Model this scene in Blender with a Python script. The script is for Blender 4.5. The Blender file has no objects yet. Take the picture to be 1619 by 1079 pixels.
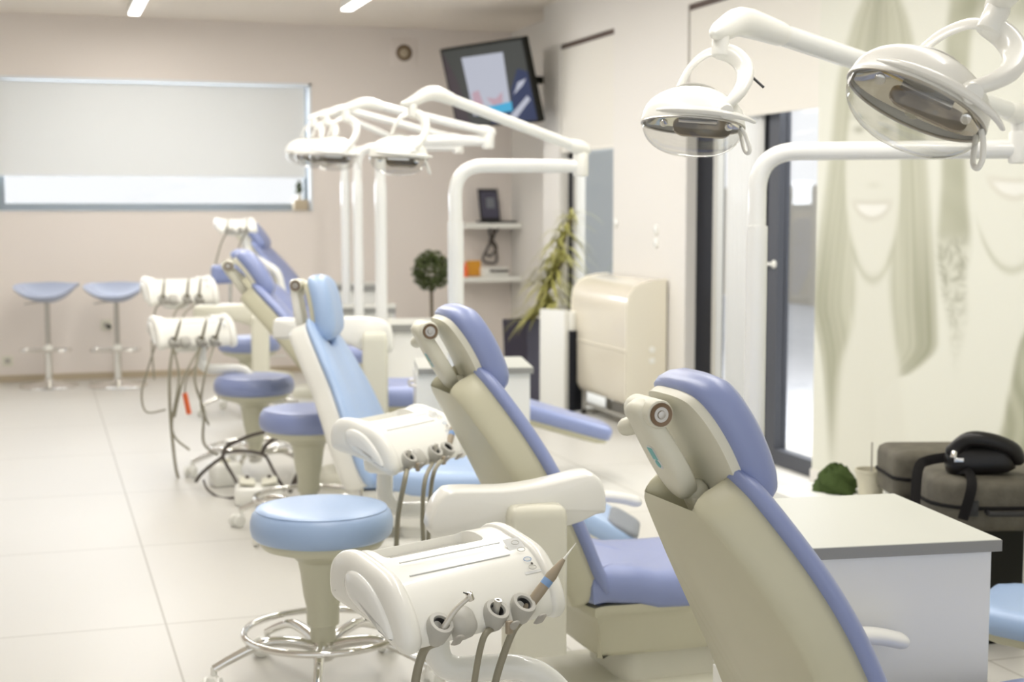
import bpy, bmesh, math, random
import numpy as np
from mathutils import Vector, Matrix
random.seed(7)
PI = math.pi
sin, cos, rad = math.sin, math.cos, math.radians
SC = bpy.context.scene
COL = SC.collection

# ------------------------------------------------------------------ camera
F = 2300.0; CX = 809.5; CY = 539.5
CAMZ = 1.4; YAW = rad(18.0); PITCH = rad(5.2)
cam_data = bpy.data.cameras.new('camera')
cam_data.sensor_width = 36.0
cam_data.lens = 36.0 * F / 1619.0
cam_data.clip_start = 0.05; cam_data.clip_end = 200
cam_data.dof.use_dof = True
cam_data.dof.focus_distance = 2.85
cam_data.dof.aperture_fstop = 4.2
cam = bpy.data.objects.new('camera', cam_data)
COL.objects.link(cam)
cam.location = (0, 0, CAMZ)
cam.rotation_euler = (PI/2 - PITCH, 0, -YAW)
SC.camera = cam
RIGHT = Vector((cos(YAW), -sin(YAW), 0)); FWD = Vector((sin(YAW), cos(YAW), 0))
CF = Vector((FWD.x*cos(PITCH), FWD.y*cos(PITCH), -sin(PITCH)))
CU = Vector((FWD.x*sin(PITCH), FWD.y*sin(PITCH), cos(PITCH)))

def ray(px, py):
    return RIGHT*((px-CX)/F) + CU*((CY-py)/F) + CF
def P(px, py, d):
    """world point seen at a photo pixel, d metres ahead of the camera along the floor"""
    r = ray(px, py)
    return Vector((0, 0, CAMZ)) + r*(d/r.dot(FWD))
def PZ(px, d, z):
    """world point in photo column px, d metres ahead, at height z"""
    depth = d*cos(PITCH) - (z-CAMZ)*sin(PITCH)
    p = FWD*d + RIGHT*((px-CX)/F*depth)
    return Vector((p.x, p.y, z))
def PY(px, py, Y):
    r = ray(px, py); return Vector((0, 0, CAMZ)) + r*(Y/r.y)
def PX(px, py, X):
    r = ray(px, py); return Vector((0, 0, CAMZ)) + r*(X/r.x)
def project(x, y, z):
    v = Vector((x, y, z-CAMZ)); dp = v.dot(CF)
    return CX + F*v.dot(RIGHT)/dp, CY - F*v.dot(CU)/dp

# ------------------------------------------------------------------ world, lights, exposure
SC.view_settings.view_transform = 'Standard'
SC.view_settings.look = 'None'
SC.view_settings.gamma = 1.0
SC.view_settings.use_curve_mapping = False
SC.view_settings.exposure = -0.07
w = bpy.data.worlds.new('daylight'); SC.world = w; w.use_nodes = True
bg = w.node_tree.nodes['Background']
bg.inputs[0].default_value = (0.96, 0.98, 1.0, 1); bg.inputs[1].default_value = 1.08

def area(name, loc, rot, sx, sy, power, col=(1, 1, 1)):
    l = bpy.data.lights.new(name, 'AREA'); l.shape = 'RECTANGLE'; l.size = sx; l.size_y = sy
    l.energy = power; l.color = col
    o = bpy.data.objects.new(name, l); COL.objects.link(o); o.location = loc; o.rotation_euler = rot
    return o
RW = 3.75      # right wall
BW = 12.4      # back wall
CH = 2.95      # ceiling
# daylight pushing in through the glass doors, the narrow window and the back window
area('daylight_door', (5.0, 7.3, 3.3), (0, rad(52), 0), 2.0, 2.2, 260, (0.94, 0.97, 1.0))
area('daylight_narrow_window', (5.0, 9.9, 3.3), (0, rad(52), 0), 2.0, 1.4, 90, (0.94, 0.97, 1.0))
area('daylight_back_window', (0.2, 12.75, 1.9), (-PI/2, 0, 0), 3.6, 1.1, 150, (0.86, 0.92, 1.0))

# ------------------------------------------------------------------ materials
def mat(name, col, rough=0.5, metal=0.0, spec=0.5, coat=0.0, bump=0.0, bscale=200, var=0.0, vscale=3, trans=0, emit=None, estr=0):
    m = bpy.data.materials.new(name); m.use_nodes = True
    nt = m.node_tree; b = nt.nodes['Principled BSDF']
    b.inputs['Base Color'].default_value = (*col, 1)
    b.inputs['Roughness'].default_value = rough
    b.inputs['Metallic'].default_value = metal
    b.inputs['Specular IOR Level'].default_value = spec
    b.inputs['Coat Weight'].default_value = coat
    if 'vinyl' in name: b.inputs['Coat Roughness'].default_value = 0.38
    b.inputs['Transmission Weight'].default_value = trans
    if emit:
        b.inputs['Emission Color'].default_value = (*emit, 1); b.inputs['Emission Strength'].default_value = estr
    tc = nt.nodes.new('ShaderNodeTexCoord')
    if var > 0:
        n = nt.nodes.new('ShaderNodeTexNoise'); n.inputs['Scale'].default_value = vscale; n.inputs['Detail'].default_value = 4
        nt.links.new(tc.outputs['Object'], n.inputs['Vector'])
        mx = nt.nodes.new('ShaderNodeMix'); mx.data_type = 'RGBA'
        mx.inputs[6].default_value = (*[c*(1-var) for c in col], 1)
        mx.inputs[7].default_value = (*[min(1, c*(1+var)) for c in col], 1)
        nt.links.new(n.outputs['Fac'], mx.inputs[0]); nt.links.new(mx.outputs[2], b.inputs['Base Color'])
    if bump > 0:
        n2 = nt.nodes.new('ShaderNodeTexNoise'); n2.inputs['Scale'].default_value = bscale
        nt.links.new(tc.outputs['Object'], n2.inputs['Vector'])
        bp = nt.nodes.new('ShaderNodeBump'); bp.inputs['Strength'].default_value = bump; bp.inputs['Distance'].default_value = 0.002
        nt.links.new(n2.outputs['Fac'], bp.inputs['Height']); nt.links.new(bp.outputs['Normal'], b.inputs['Normal'])
    return m
def clear_mat(name, col=(1, 1, 1), fres=1.45, rough=0.02, base=0.03):
    m = bpy.data.materials.new(name); m.use_nodes = True; nt = m.node_tree
    nt.nodes.remove(nt.nodes['Principled BSDF'])
    t = nt.nodes.new('ShaderNodeBsdfTransparent'); t.inputs[0].default_value = (*col, 1)
    g = nt.nodes.new('ShaderNodeBsdfGlossy'); g.inputs['Roughness'].default_value = rough
    fr = nt.nodes.new('ShaderNodeLayerWeight')
    pw = nt.nodes.new('ShaderNodeMath'); pw.operation = 'POWER'; pw.inputs[1].default_value = 4.0
    sc_ = nt.nodes.new('ShaderNodeMath'); sc_.operation = 'MULTIPLY'; sc_.inputs[1].default_value = fres-.95
    ad = nt.nodes.new('ShaderNodeMath'); ad.operation = 'ADD'; ad.inputs[1].default_value = base; ad.use_clamp = True
    mx = nt.nodes.new('ShaderNodeMixShader')
    nt.links.new(fr.outputs['Facing'], pw.inputs[0]); nt.links.new(pw.outputs[0], sc_.inputs[0]); nt.links.new(sc_.outputs[0], ad.inputs[0]); nt.links.new(ad.outputs[0], mx.inputs[0])
    nt.links.new(t.outputs[0], mx.inputs[1]); nt.links.new(g.outputs[0], mx.inputs[2])
    nt.links.new(mx.outputs[0], nt.nodes['Material Output'].inputs[0])
    return m
M = {}
M['white'] = mat('white_plastic', (0.88, 0.875, 0.82), 0.28, coat=0.3)
M['white_metal'] = mat('white_enamel', (0.87, 0.875, 0.84), 0.22, coat=0.5)
M['cream'] = mat('cream_shell', (0.60, 0.58, 0.43), 0.38, var=0.04, vscale=6, bump=0.02, bscale=300)
M['cream_light'] = mat('pale_cream', (0.73, 0.715, 0.60), 0.4)
M['pedestal'] = mat('stool_cream', (0.63, 0.62, 0.48), 0.35)
M['vinyl'] = mat('periwinkle_vinyl', (0.24, 0.295, 0.54), 0.45, coat=.9, bump=0.06, bscale=500)
M['vinyl_light'] = mat('light_blue_vinyl', (0.36, 0.50, 0.75), 0.45, coat=.8, bump=0.06, bscale=500)
M['vinyl_grey'] = mat('grey_vinyl', (0.24, 0.26, 0.29), 0.5)
M['chrome'] = mat('chrome', (0.80, 0.79, 0.76), 0.09, metal=1)
M['steel'] = mat('brushed_steel', (0.52, 0.50, 0.46), 0.3, metal=1)
M['grey'] = mat('warm_grey_plastic', (0.42, 0.40, 0.36), 0.42)
M['grey_light'] = mat('light_grey_plastic', (0.47, 0.46, 0.42), 0.4)
M['hose'] = mat('hose_grey', (0.30, 0.28, 0.21), 0.45)
M['hand'] = mat('handpiece_beige', (0.36, 0.30, 0.22), 0.38)
M['hand_light'] = mat('handpiece_light', (0.62, 0.60, 0.54), 0.25, metal=0.3)
M['dark'] = mat('dark_rubber', (0.02, 0.02, 0.02), 0.5)
M['cable'] = mat('dark_cable', (0.075, 0.06, 0.05), 0.45)
M['bronze'] = mat('bronze_ring', (0.20, 0.14, 0.09), 0.35, metal=0.8)
M['teal'] = mat('teal_sticker', (0.10, 0.42, 0.42), 0.4)
M['sticker_blue'] = mat('sticker_blue', (0.22, 0.36, 0.62), 0.4)
M['sticker'] = mat('panel_film', (0.66, 0.67, 0.66), 0.35)
M['wall'] = mat('painted_wall', (0.82, 0.755, 0.70), 0.7, bump=0.03, bscale=90)
M['wall_side'] = mat('painted_wall_white', (0.79, 0.765, 0.72), 0.65, bump=0.03, bscale=90)
M['ceil'] = mat('painted_ceiling', (0.86, 0.79, 0.70), 0.8, bump=0.02)
M['blind'] = mat('blind_fabric', (0.83, 0.84, 0.83), 0.8, bump=0.1, bscale=400)
_nt = M['blind'].node_tree; _tl = _nt.nodes.new('ShaderNodeBsdfTranslucent'); _tl.inputs[0].default_value = (.80, .81, .80, 1)
_mx = _nt.nodes.new('ShaderNodeMixShader'); _mx.inputs[0].default_value = .10
_nt.links.new(_nt.nodes['Principled BSDF'].outputs[0], _mx.inputs[1]); _nt.links.new(_tl.outputs[0], _mx.inputs[2]); _nt.links.new(_mx.outputs[0], _nt.nodes['Material Output'].inputs[0])
M['blind_cream'] = mat('blind_cream_fabric', (0.80, 0.775, 0.71), 0.8, bump=0.1, bscale=400)
M['frame_white'] = mat('white_reveal', (0.80, 0.83, 0.86), 0.5)
M['frame_grey'] = mat('grey_aluminium', (0.24, 0.27, 0.29), 0.4)
M['frame_dark'] = mat('dark_aluminium', (0.010, 0.011, 0.016), 0.6, spec=.25)
M['frame_mid'] = mat('mid_aluminium', (0.075, 0.08, 0.095), 0.5, spec=.3)
M['glass'] = clear_mat('window_glass')
M['lens'] = clear_mat('clear_lens', (0.90, 0.90, 0.885), 1.75, 0.04, 0.09)
M['reflector'] = mat('lamp_reflector', (0.78, 0.75, 0.66), 0.10, metal=1)
M['reflector_warm'] = mat('lamp_dichroic', (0.85, 0.62, 0.25), 0.3, metal=0.3, var=0.3, vscale=30)
M['lamp_shield'] = mat('lamp_shield', (0.40, 0.35, 0.29), 0.22, metal=0.7)
M['top_grey'] = mat('worktop_grey', (0.60, 0.61, 0.56), 0.35)
M['top_edge'] = mat('worktop_edge_grey', (0.30, 0.30, 0.28), 0.45)
M['cab'] = mat('cabinet_white', (0.90, 0.90, 0.86), 0.4)
M['black'] = mat('black_lacquer', (0.014, 0.014, 0.011), 0.55, spec=.15)
M['leather'] = mat('black_leather', (0.008, 0.007, 0.007), 0.36, spec=.4, bump=0.3, bscale=120)
M['strap'] = mat('black_webbing', (0.012, 0.011, 0.011), 0.8, spec=.15)
M['case'] = mat('grey_case', (0.115, 0.105, 0.08), 0.6, spec=.25, bump=0.5, bscale=110, var=0.45, vscale=22)
M['cloth_green'] = mat('green_cloth', (0.06, 0.09, 0.03), 0.95, spec=.1, bump=0.5, bscale=160)
M['paper'] = mat('paper_cup', (0.62, 0.59, 0.46), 0.6)
M['orange'] = mat('orange_plastic', (0.95, 0.18, 0.05), 0.4)
M['amber'] = mat('amber_box', (0.72, 0.34, 0.03), 0.5)
M['leaf'] = mat('dark_leaf', (0.055, 0.075, 0.014), 0.6, var=0.5, vscale=12)
M['leaf2'] = mat('dracaena_leaf', (0.36, 0.34, 0.10), 0.55, var=0.45, vscale=9)
M['bark'] = mat('bark', (0.12, 0.09, 0.055), 0.8)
M['soil'] = mat('soil', (0.05, 0.035, 0.02), 0.9)
M['planter'] = mat('planter_aubergine', (0.030, 0.024, 0.042), 0.4)
M['bar_blue'] = mat('bar_stool_blue', (0.40, 0.45, 0.58), 0.35)
M['outside'] = mat('render_wall', (0.62, 0.57, 0.48), 0.8)
M['paving'] = mat('paving', (0.62, 0.63, 0.66), 0.8, var=0.1)
M['beige_trim'] = mat('beige_skirting', (0.50, 0.42, 0.30), 0.6)
M['brown'] = mat('brown_trim', (0.10, 0.065, 0.05), 0.5)
M['led'] = mat('led_diffuser', (1, 1, 1), 0.5, emit=(1, 0.97, 0.90), estr=9)
M['heater'] = mat('heater_cream', (0.80, 0.745, 0.62), 0.2, coat=0.5)
M['heater_side'] = mat('heater_side', (0.78, 0.735, 0.61), 0.35)

def floor_material():
    m = bpy.data.materials.new('floor_tiles'); m.use_nodes = True; nt = m.node_tree
    b = nt.nodes['Principled BSDF']
    tc = nt.nodes.new('ShaderNodeTexCoord'); mp = nt.nodes.new('ShaderNodeMapping')
    mp.inputs['Location'].default_value = (-0.374, -0.14, 0)
    br = nt.nodes.new('ShaderNodeTexBrick'); br.offset = 0.0; br.squash = 1.0
    br.inputs['Scale'].default_value = 1.0; br.inputs['Brick Width'].default_value = 1.2; br.inputs['Row Height'].default_value = 1.2
    br.inputs['Mortar Size'].default_value = 0.0045; br.inputs['Mortar Smooth'].default_value = 0.3
    br.inputs['Color1'].default_value = (0.625, 0.61, 0.565, 1); br.inputs['Color2'].default_value = (0.64, 0.625, 0.58, 1)
    br.inputs['Mortar'].default_value = (0.40, 0.38, 0.33, 1)
    n = nt.nodes.new('ShaderNodeTexNoise'); n.inputs['Scale'].default_value = 1.6; n.inputs['Detail'].default_value = 6
    mx = nt.nodes.new('ShaderNodeMix'); mx.data_type = 'RGBA'; mx.blend_type = 'MULTIPLY'; mx.inputs[0].default_value = 0.25
    cr = nt.nodes.new('ShaderNodeValToRGB'); cr.color_ramp.elements[0].color = (0.8, 0.8, 0.78, 1); cr.color_ramp.elements[1].color = (1, 1, 1, 1)
    nt.links.new(tc.outputs['Object'], mp.inputs['Vector']); nt.links.new(mp.outputs[0], br.inputs['Vector'])
    nt.links.new(tc.outputs['Object'], n.inputs['Vector']); nt.links.new(n.outputs['Fac'], cr.inputs[0])
    nt.links.new(br.outputs['Color'], mx.inputs[6]); nt.links.new(cr.outputs[0], mx.inputs[7])
    nt.links.new(mx.outputs[2], b.inputs['Base Color'])
    b.inputs['Roughness'].default_value = 0.36; b.inputs['Coat Weight'].default_value = 0.0; b.inputs['Specular IOR Level'].default_value = 0.7
    return m
M['floor'] = floor_material()

# ------------------------------------------------------------------ mesh helpers
def obj(name, bm, m, parent=None, smooth=True, sharp=40, bevel=0.0, bseg=3, sub=0):
    bmesh.ops.remove_doubles(bm, verts=bm.verts, dist=1e-6)
    bmesh.ops.recalc_face_normals(bm, faces=bm.faces)
    if smooth:
        lim = rad(sharp)
        for f in bm.faces: f.smooth = True
        for e in bm.edges:
            if len(e.link_faces) == 2 and e.calc_face_angle(0) > lim and bevel == 0 and sub == 0: e.smooth = False
    me = bpy.data.meshes.new(name); bm.to_mesh(me); bm.free()
    o = bpy.data.objects.new(name, me); COL.objects.link(o)
    me.materials.append(M[m] if isinstance(m, str) else m)
    if parent: o.parent = parent
    if bevel > 0:
        md = o.modifiers.new('bevel', 'BEVEL'); md.width = bevel; md.segments = bseg; md.limit_method = 'ANGLE'; md.angle_limit = rad(35)
        md.harden_normals = False
    if sub:
        md = o.modifiers.new('subdivision', 'SUBSURF'); md.levels = sub; md.render_levels = sub
    return o
def tag(o, label=None, cat=None, group=None, kind=None):
    if label: o['label'] = label
    if cat: o['category'] = cat
    if group: o['group'] = group
    if kind: o['kind'] = kind
    return o
def empty(name, loc=(0, 0, 0), rz=0, label=None, cat=None, group=None):
    o = bpy.data.objects.new(name, None); COL.objects.link(o)
    o.empty_display_size = 0.1
    o.location = loc; o.rotation_euler = (0, 0, rz)
    return tag(o, label, cat, group)
def NB(): return bmesh.new()
def box(bm, c, s, R=None):
    vs = []
    for dx in (-.5, .5):
        for dy in (-.5, .5):
            for dz in (-.5, .5):
                v = Vector((dx*s[0], dy*s[1], dz*s[2]))
                if R is not None: v = R @ v
                vs.append(bm.verts.new(Vector(c)+v))
    for f in ((0,1,3,2),(4,6,7,5),(0,4,5,1),(2,3,7,6),(0,2,6,4),(1,5,7,3)):
        bm.faces.new([vs[i] for i in f])
    return bm
def box2(bm, a, b):
    return box(bm, [(a[i]+b[i])/2 for i in range(3)], [abs(b[i]-a[i]) for i in range(3)])
def spline(pts, n=8, closed=False):
    pts = [Vector(p) for p in pts]; N = len(pts); out = []
    rng = range(N) if closed else range(N-1)
    for i in rng:
        if closed: p0, p1, p2, p3 = pts[(i-1) % N], pts[i], pts[(i+1) % N], pts[(i+2) % N]
        else: p0, p1, p2, p3 = pts[max(i-1, 0)], pts[i], pts[i+1], pts[min(i+2, N-1)]
        for k in range(n):
            t = k/n
            out.append(0.5*((2*p1)+(p2-p0)*t+(2*p0-5*p1+4*p2-p3)*t*t+(3*p1-p0-3*p2+p3)*t*t*t))
    if not closed: out.append(pts[-1].copy())
    return out
def fillet(pts, r, n=8):
    pts = [Vector(p) for p in pts]; out = [pts[0]]
    for i in range(1, len(pts)-1):
        a = (pts[i-1]-pts[i]); b = (pts[i+1]-pts[i])
        rr = min(r, a.length*.49, b.length*.49)
        p = pts[i]+a.normalized()*rr; q = pts[i]+b.normalized()*rr
        for k in range(n+1):
            t = k/n; out.append(p*(1-t)**2+pts[i]*2*t*(1-t)+q*t*t)
    out.append(pts[-1]); return out
def tube(bm, pts, r, seg=12, closed=False, cap=True, flat=1.0, up=None):
    pts = [Vector(p) for p in pts]; N = len(pts)
    rs = r if isinstance(r, (list, tuple)) else [r]*N
    rings = []; prev = None
    for i, p in enumerate(pts):
        if closed: t = pts[(i+1) % N]-pts[(i-1) % N]
        else: t = pts[min(i+1, N-1)]-pts[max(i-1, 0)]
        if t.length < 1e-9: t = Vector((0, 0, 1))
        t.normalize()
        if up is not None: a = Vector(up)
        elif prev is None: a = Vector((0, 0, 1)) if abs(t.z) < .9 else Vector((1, 0, 0))
        else: a = prev
        n = (a-t*a.dot(t))
        if n.length < 1e-6: n = t.orthogonal()
        n.normalize(); b = t.cross(n); prev = n
        rings.append([bm.verts.new(p+(n*cos(2*PI*k/seg)*flat+b*sin(2*PI*k/seg))*rs[i]) for k in range(seg)])
    for i in range(N if closed else N-1):
        A = rings[i]; B = rings[(i+1) % N]
        for k in range(seg): bm.faces.new((A[k], A[(k+1) % seg], B[(k+1) % seg], B[k]))
    if cap and not closed:
        bm.faces.new(rings[0][::-1]); bm.faces.new(rings[-1])
    return bm
def rounded_tube(bm, pts, r, seg=14, **k):
    """tube whose two ends are rounded"""
    pts = [Vector(p) for p in pts]; N = len(pts)
    rs = list(r) if isinstance(r, (list, tuple)) else [r]*N
    a = (pts[0]-pts[1]).normalized(); b = (pts[-1]-pts[-2]).normalized()
    pre = [(pts[0]+a*rs[0]*.8*q, rs[0]*math.sqrt(max(0, 1-q*q))) for q in (.98, .8, .5)]
    post = [(pts[-1]+b*rs[-1]*.8*q, rs[-1]*math.sqrt(max(0, 1-q*q))) for q in (.5, .8, .98)]
    return tube(bm, [p for p, _ in pre]+pts+[p for p, _ in post], [q for _, q in pre]+rs+[q for _, q in post], seg, **k)
def lathe(bm, prof, seg=32, mtx=None, sx=1, sy=1):
    rings = []
    for r, z in prof:
        if r < 1e-6:
            v = Vector((0, 0, z)); rings.append([bm.verts.new(mtx @ v if mtx else v)])
        else:
            ring = []
            for k in range(seg):
                v = Vector((r*cos(2*PI*k/seg)*sx, r*sin(2*PI*k/seg)*sy, z))
                ring.append(bm.verts.new(mtx @ v if mtx else v))
            rings.append(ring)
    for A, B in zip(rings, rings[1:]):
        if len(A) == 1 and len(B) == 1: continue
        for k in range(seg):
            if len(A) == 1: bm.faces.new((A[0], B[(k+1) % seg], B[k]))
            elif len(B) == 1: bm.faces.new((A[k], A[(k+1) % seg], B[0]))
            else: bm.faces.new((A[k], A[(k+1) % seg], B[(k+1) % seg], B[k]))
    if len(rings[0]) > 1: bm.faces.new(rings[0][::-1])
    if len(rings[-1]) > 1: bm.faces.new(rings[-1])
    return bm
def frame(o, X, Y, Z):
    m = Matrix.Identity(4)
    for i, v in enumerate((X, Y, Z)):
        for j in range(3): m[j][i] = v[j]
    for j in range(3): m[j][3] = o[j]
    return m
def pad(bm, outline, prof, mtx=None, center=None, warp=None, fill0=True, fill1=True, flat=False):
    """outline: closed 2-D loop; prof: (inward offset, scale about centre, height) rings from one side to the other"""
    pts = [Vector((p[0], p[1])) for p in outline]; N = len(pts)
    ar = sum(pts[i].x*pts[(i+1) % N].y-pts[(i+1) % N].x*pts[i].y for i in range(N))
    if ar < 0: pts.reverse()
    c = Vector(center) if center is not None else sum(pts, Vector((0, 0)))/N
    nr = []
    for i in range(N):
        t = (pts[(i+1) % N]-pts[(i-1) % N]).normalized(); nr.append(Vector((-t.y, t.x)))
    rings = []
    for off, sc, z in prof:
        ring = []
        for p, n in zip(pts, nr):
            q = c+(p+n*off-c)*sc; v = Vector((q.x, q.y, z))
            if warp: v = warp(v)
            ring.append(bm.verts.new(mtx @ v if mtx else v))
        rings.append(ring)
    for A, B in zip(rings, rings[1:]):
        for k in range(N): bm.faces.new((A[k], A[(k+1) % N], B[(k+1) % N], B[k]))
    def fan(ring, z, sgn):
        if flat:
            f = bm.faces.new(ring if sgn else ring[::-1]); bmesh.ops.triangulate(bm, faces=[f]); return
        v = Vector((c.x, c.y, z))
        if warp: v = warp(v)
        cv = bm.verts.new(mtx @ v if mtx else v)
        for k in range(N): bm.faces.new((ring[k], ring[(k+1) % N], cv) if sgn else (ring[(k+1) % N], ring[k], cv))
    if fill0: fan(rings[0], prof[0][2], 0)
    if fill1: fan(rings[-1], prof[-1][2], 1)
    return bm
def rrect(w, h, r, n=6, cx=0, cy=0):
    out = []
    for (sx, sy, a0) in ((1, 1, 0), (-1, 1, 90), (-1, -1, 180), (1, -1, 270)):
        for k in range(n+1):
            a = rad(a0+90*k/n); out.append((cx+sx*(w/2-r)+r*cos(a), cy+sy*(h/2-r)+r*sin(a)))
    return out
def densify(loop, step=0.02):
    out = []
    for i in range(len(loop)):
        a = Vector(loop[i]); b = Vector(loop[(i+1) % len(loop)]); n = max(1, int((b-a).length/step))
        for k in range(n): out.append(a.lerp(b, k/n))
    return out
def prism(bm, loop, mtx, h):
    N = len(loop)
    A = [bm.verts.new(mtx @ Vector((p[0], p[1], 0))) for p in loop]; B = [bm.verts.new(mtx @ Vector((p[0], p[1], h))) for p in loop]
    for k in range(N): bm.faces.new((A[k], A[(k+1) % N], B[(k+1) % N], B[k]))
    bm.faces.new(A[::-1]); bm.faces.new(B)
    return bm
def cyl(bm, a, b, r, seg=20, bev=0.0):
    a = Vector(a); b = Vector(b); t = (b-a); L = t.length; t.normalize(); n = t.orthogonal().normalized(); m = frame(a, n, t.cross(n), t)
    bv = min(bev, r*.6, L*.4)
    prof = [(0, 0), (r-bv, 0), (r-bv*.3, bv*.3), (r, bv), (r, L-bv), (r-bv*.3, L-bv*.3), (r-bv, L), (0, L)] if bv > 0 else [(0, 0), (r, 0), (r, L), (0, L)]
    return lathe(bm, prof, seg, m)
def boolean(o, cutter_bm):
    me = bpy.data.meshes.new('cut'); bmesh.ops.recalc_face_normals(cutter_bm, faces=cutter_bm.faces); cutter_bm.to_mesh(me); cutter_bm.free()
    c = bpy.data.objects.new('cut', me); COL.objects.link(c); c.parent = o.parent
    md = o.modifiers.new('cut', 'BOOLEAN'); md.operation = 'DIFFERENCE'; md.object = c; md.solver = 'EXACT'
    bpy.context.view_layer.update()
    dg = bpy.context.evaluated_depsgraph_get()
    nm = bpy.data.meshes.new_from_object(o.evaluated_get(dg)); nm.name = o.data.name
    o.modifiers.clear(); o.data = nm
    bpy.data.objects.remove(c)
    for p in nm.polygons: p.use_smooth = False
def copy_tree(o, parent=None):
    c = o.copy(); COL.objects.link(c)
    if parent: c.parent = parent
    for ch in list(o.children): copy_tree(ch, c)
    return c

# ------------------------------------------------------------------ room shell
def struct(name, bm, m, **k): return tag(obj(name, bm, m, smooth=False, **k), kind='structure')
bm = NB(); box2(bm, (-5, -1.5, -0.1), (RW+.5, BW+.2, 0)); struct('floor', bm, 'floor')
bm = NB(); box2(bm, (-5, -1.5, CH), (RW+.5, BW+.2, CH+.1)); struct('ceiling', bm, 'ceil')
# back wall with the long window
WX0, WX1 = -1.75, PY(493, 230, BW).x
WZ0, WZ1 = PY(245, 334, BW).z, PY(245, 126, BW).z
bm = NB()
box2(bm, (-5, BW, 0), (WX0, BW+.2, CH)); box2(bm, (WX1, BW, 0), (RW+.5, BW+.2, CH))
box2(bm, (WX0, BW, 0), (WX1, BW+.2, WZ0)); box2(bm, (WX0, BW, WZ1), (WX1, BW+.2, CH))
struct('wall_back', bm, 'wall')
bm = NB(); box2(bm, (-5.2, -1.5, 0), (-5, 6.0, CH)); box2(bm, (-5.2, 11.4, 0), (-5, BW+.2, CH)); box2(bm, (-5.2, 6.0, 0), (-5, 11.4, .3)); box2(bm, (-5.2, 6.0, 2.75), (-5, 11.4, CH)); struct('wall_left', bm, 'wall')  # left wall out of view; its wide opening is added to let cool daylight in
# right wall, with a glazed door and a narrow window, stepping back towards the far corner
O1 = (9.3, 10.38); O2 = (6.55, 8.12); OT = 2.62
bm = NB()
box2(bm, (RW, -1.5, 0), (RW+.2, O2[0], CH)); box2(bm, (RW, O2[1], 0), (RW+.2, O1[0], CH)); box2(bm, (RW, O1[1], 0), (RW+.2, 10.75, CH)); box2(bm, (RW+.2, 10.70, 0), (4.06, 10.75, CH))
box2(bm, (RW, O2[0], OT), (RW+.2, O2[1], CH)); box2(bm, (RW, O1[0], OT), (RW+.2, O1[1], CH))
box2(bm, (4.02, 10.75, 0), (4.06, BW, CH))
struct('wall_right', bm, 'wall_side')
bm = NB(); box2(bm, (-5, BW-.012, 0), (4.0, BW, .055)); struct('baseboard_back', bm, 'beige_trim')
bm = NB(); box2(bm, (RW-.012, -1.5, 0), (RW, O2[0], .07)); box2(bm, (RW-.012, O2[1], 0), (RW, O1[0], .07)); struct('baseboard_right', bm, 'wall_side')

# back window
win = empty('window_1', (0, 0, 0)); tag(win, kind='structure')
bm = NB(); t = .022
box2(bm, (WX0, BW-.012, WZ1-t), (WX1, BW+.14, WZ1)); box2(bm, (WX0, BW-.012, WZ0), (WX1, BW+.14, WZ0+.006)); box2(bm, (WX1-t, BW-.012, WZ0), (WX1, BW+.14, WZ1)); box2(bm, (WX0, BW-.012, WZ0), (WX0+t, BW+.14, WZ1))
obj('window_reveal', bm, 'frame_white', win, smooth=False)
bm = NB()
WX0 -= 0; GX0, GX1 = PY(8, 300, BW+.1).x, PY(480, 300, BW+.1).x
gz0 = PY(245, 322, BW+.1).z
box2(bm, (WX0+t, BW+.08, WZ0+.006), (WX1-t, BW+.13, gz0)); box2(bm, (WX0+t, BW+.08, gz0), (WX0+.10, BW+.13, WZ1-t)); box2(bm, (GX0-.09, BW+.08, gz0), (GX0, BW+.13, WZ1-t)); box2(bm, (GX1, BW+.08, gz0), (WX1-t, BW+.13, WZ1-t)); box2(bm, (WX0+.1, BW+.08, WZ1-.07), (GX1, BW+.13, WZ1-t))
obj('window_frame', bm, 'frame_grey', win, smooth=False)
bm = NB(); box2(bm, (WX0+.1, BW+.10, gz0), (GX1, BW+.106, WZ1-.07)); obj('pane', bm, 'glass', win, smooth=False)
bz = PY(245, 278, BW+.04).z
rb = empty('roller_blind', (0, 0, 0), 0, 'wide white roller blind lowered over most of the long back window', 'blind')
bm = NB(); box2(bm, (WX0+.03, BW+.035, bz), (WX1-.05, BW+.038, WZ1-.03)); obj('blind_fabric', bm, 'blind', rb, smooth=False)
bm = NB(); box2(bm, (WX0+.03, BW+.028, bz-.012), (WX1-.05, BW+.045, bz+.006)); obj('bottom_rail', bm, 'frame_white', rb, bevel=.003)
# outside, seen through the glass
bm = NB(); box2(bm, (4.25, -2, -.12), (16, 22, -.05)); struct('ground', bm, 'paving')
ob = NB(); box2(ob, (11, 10, -.05), (13, 26, 1.75)); tag(obj('garden_wall', ob, 'outside', smooth=False), 'pale beige boundary wall outside beyond the glass door', 'wall')

ob = NB(); box2(ob, (6.2, 13.5, -.05), (6.4, 24, 3.6)); M['slate'] = mat('slate_panel', (.33, .37, .38), .6); tag(obj('garden_wall', ob, 'slate', smooth=False), 'grey outside wall close behind the narrow window', 'wall')
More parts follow.
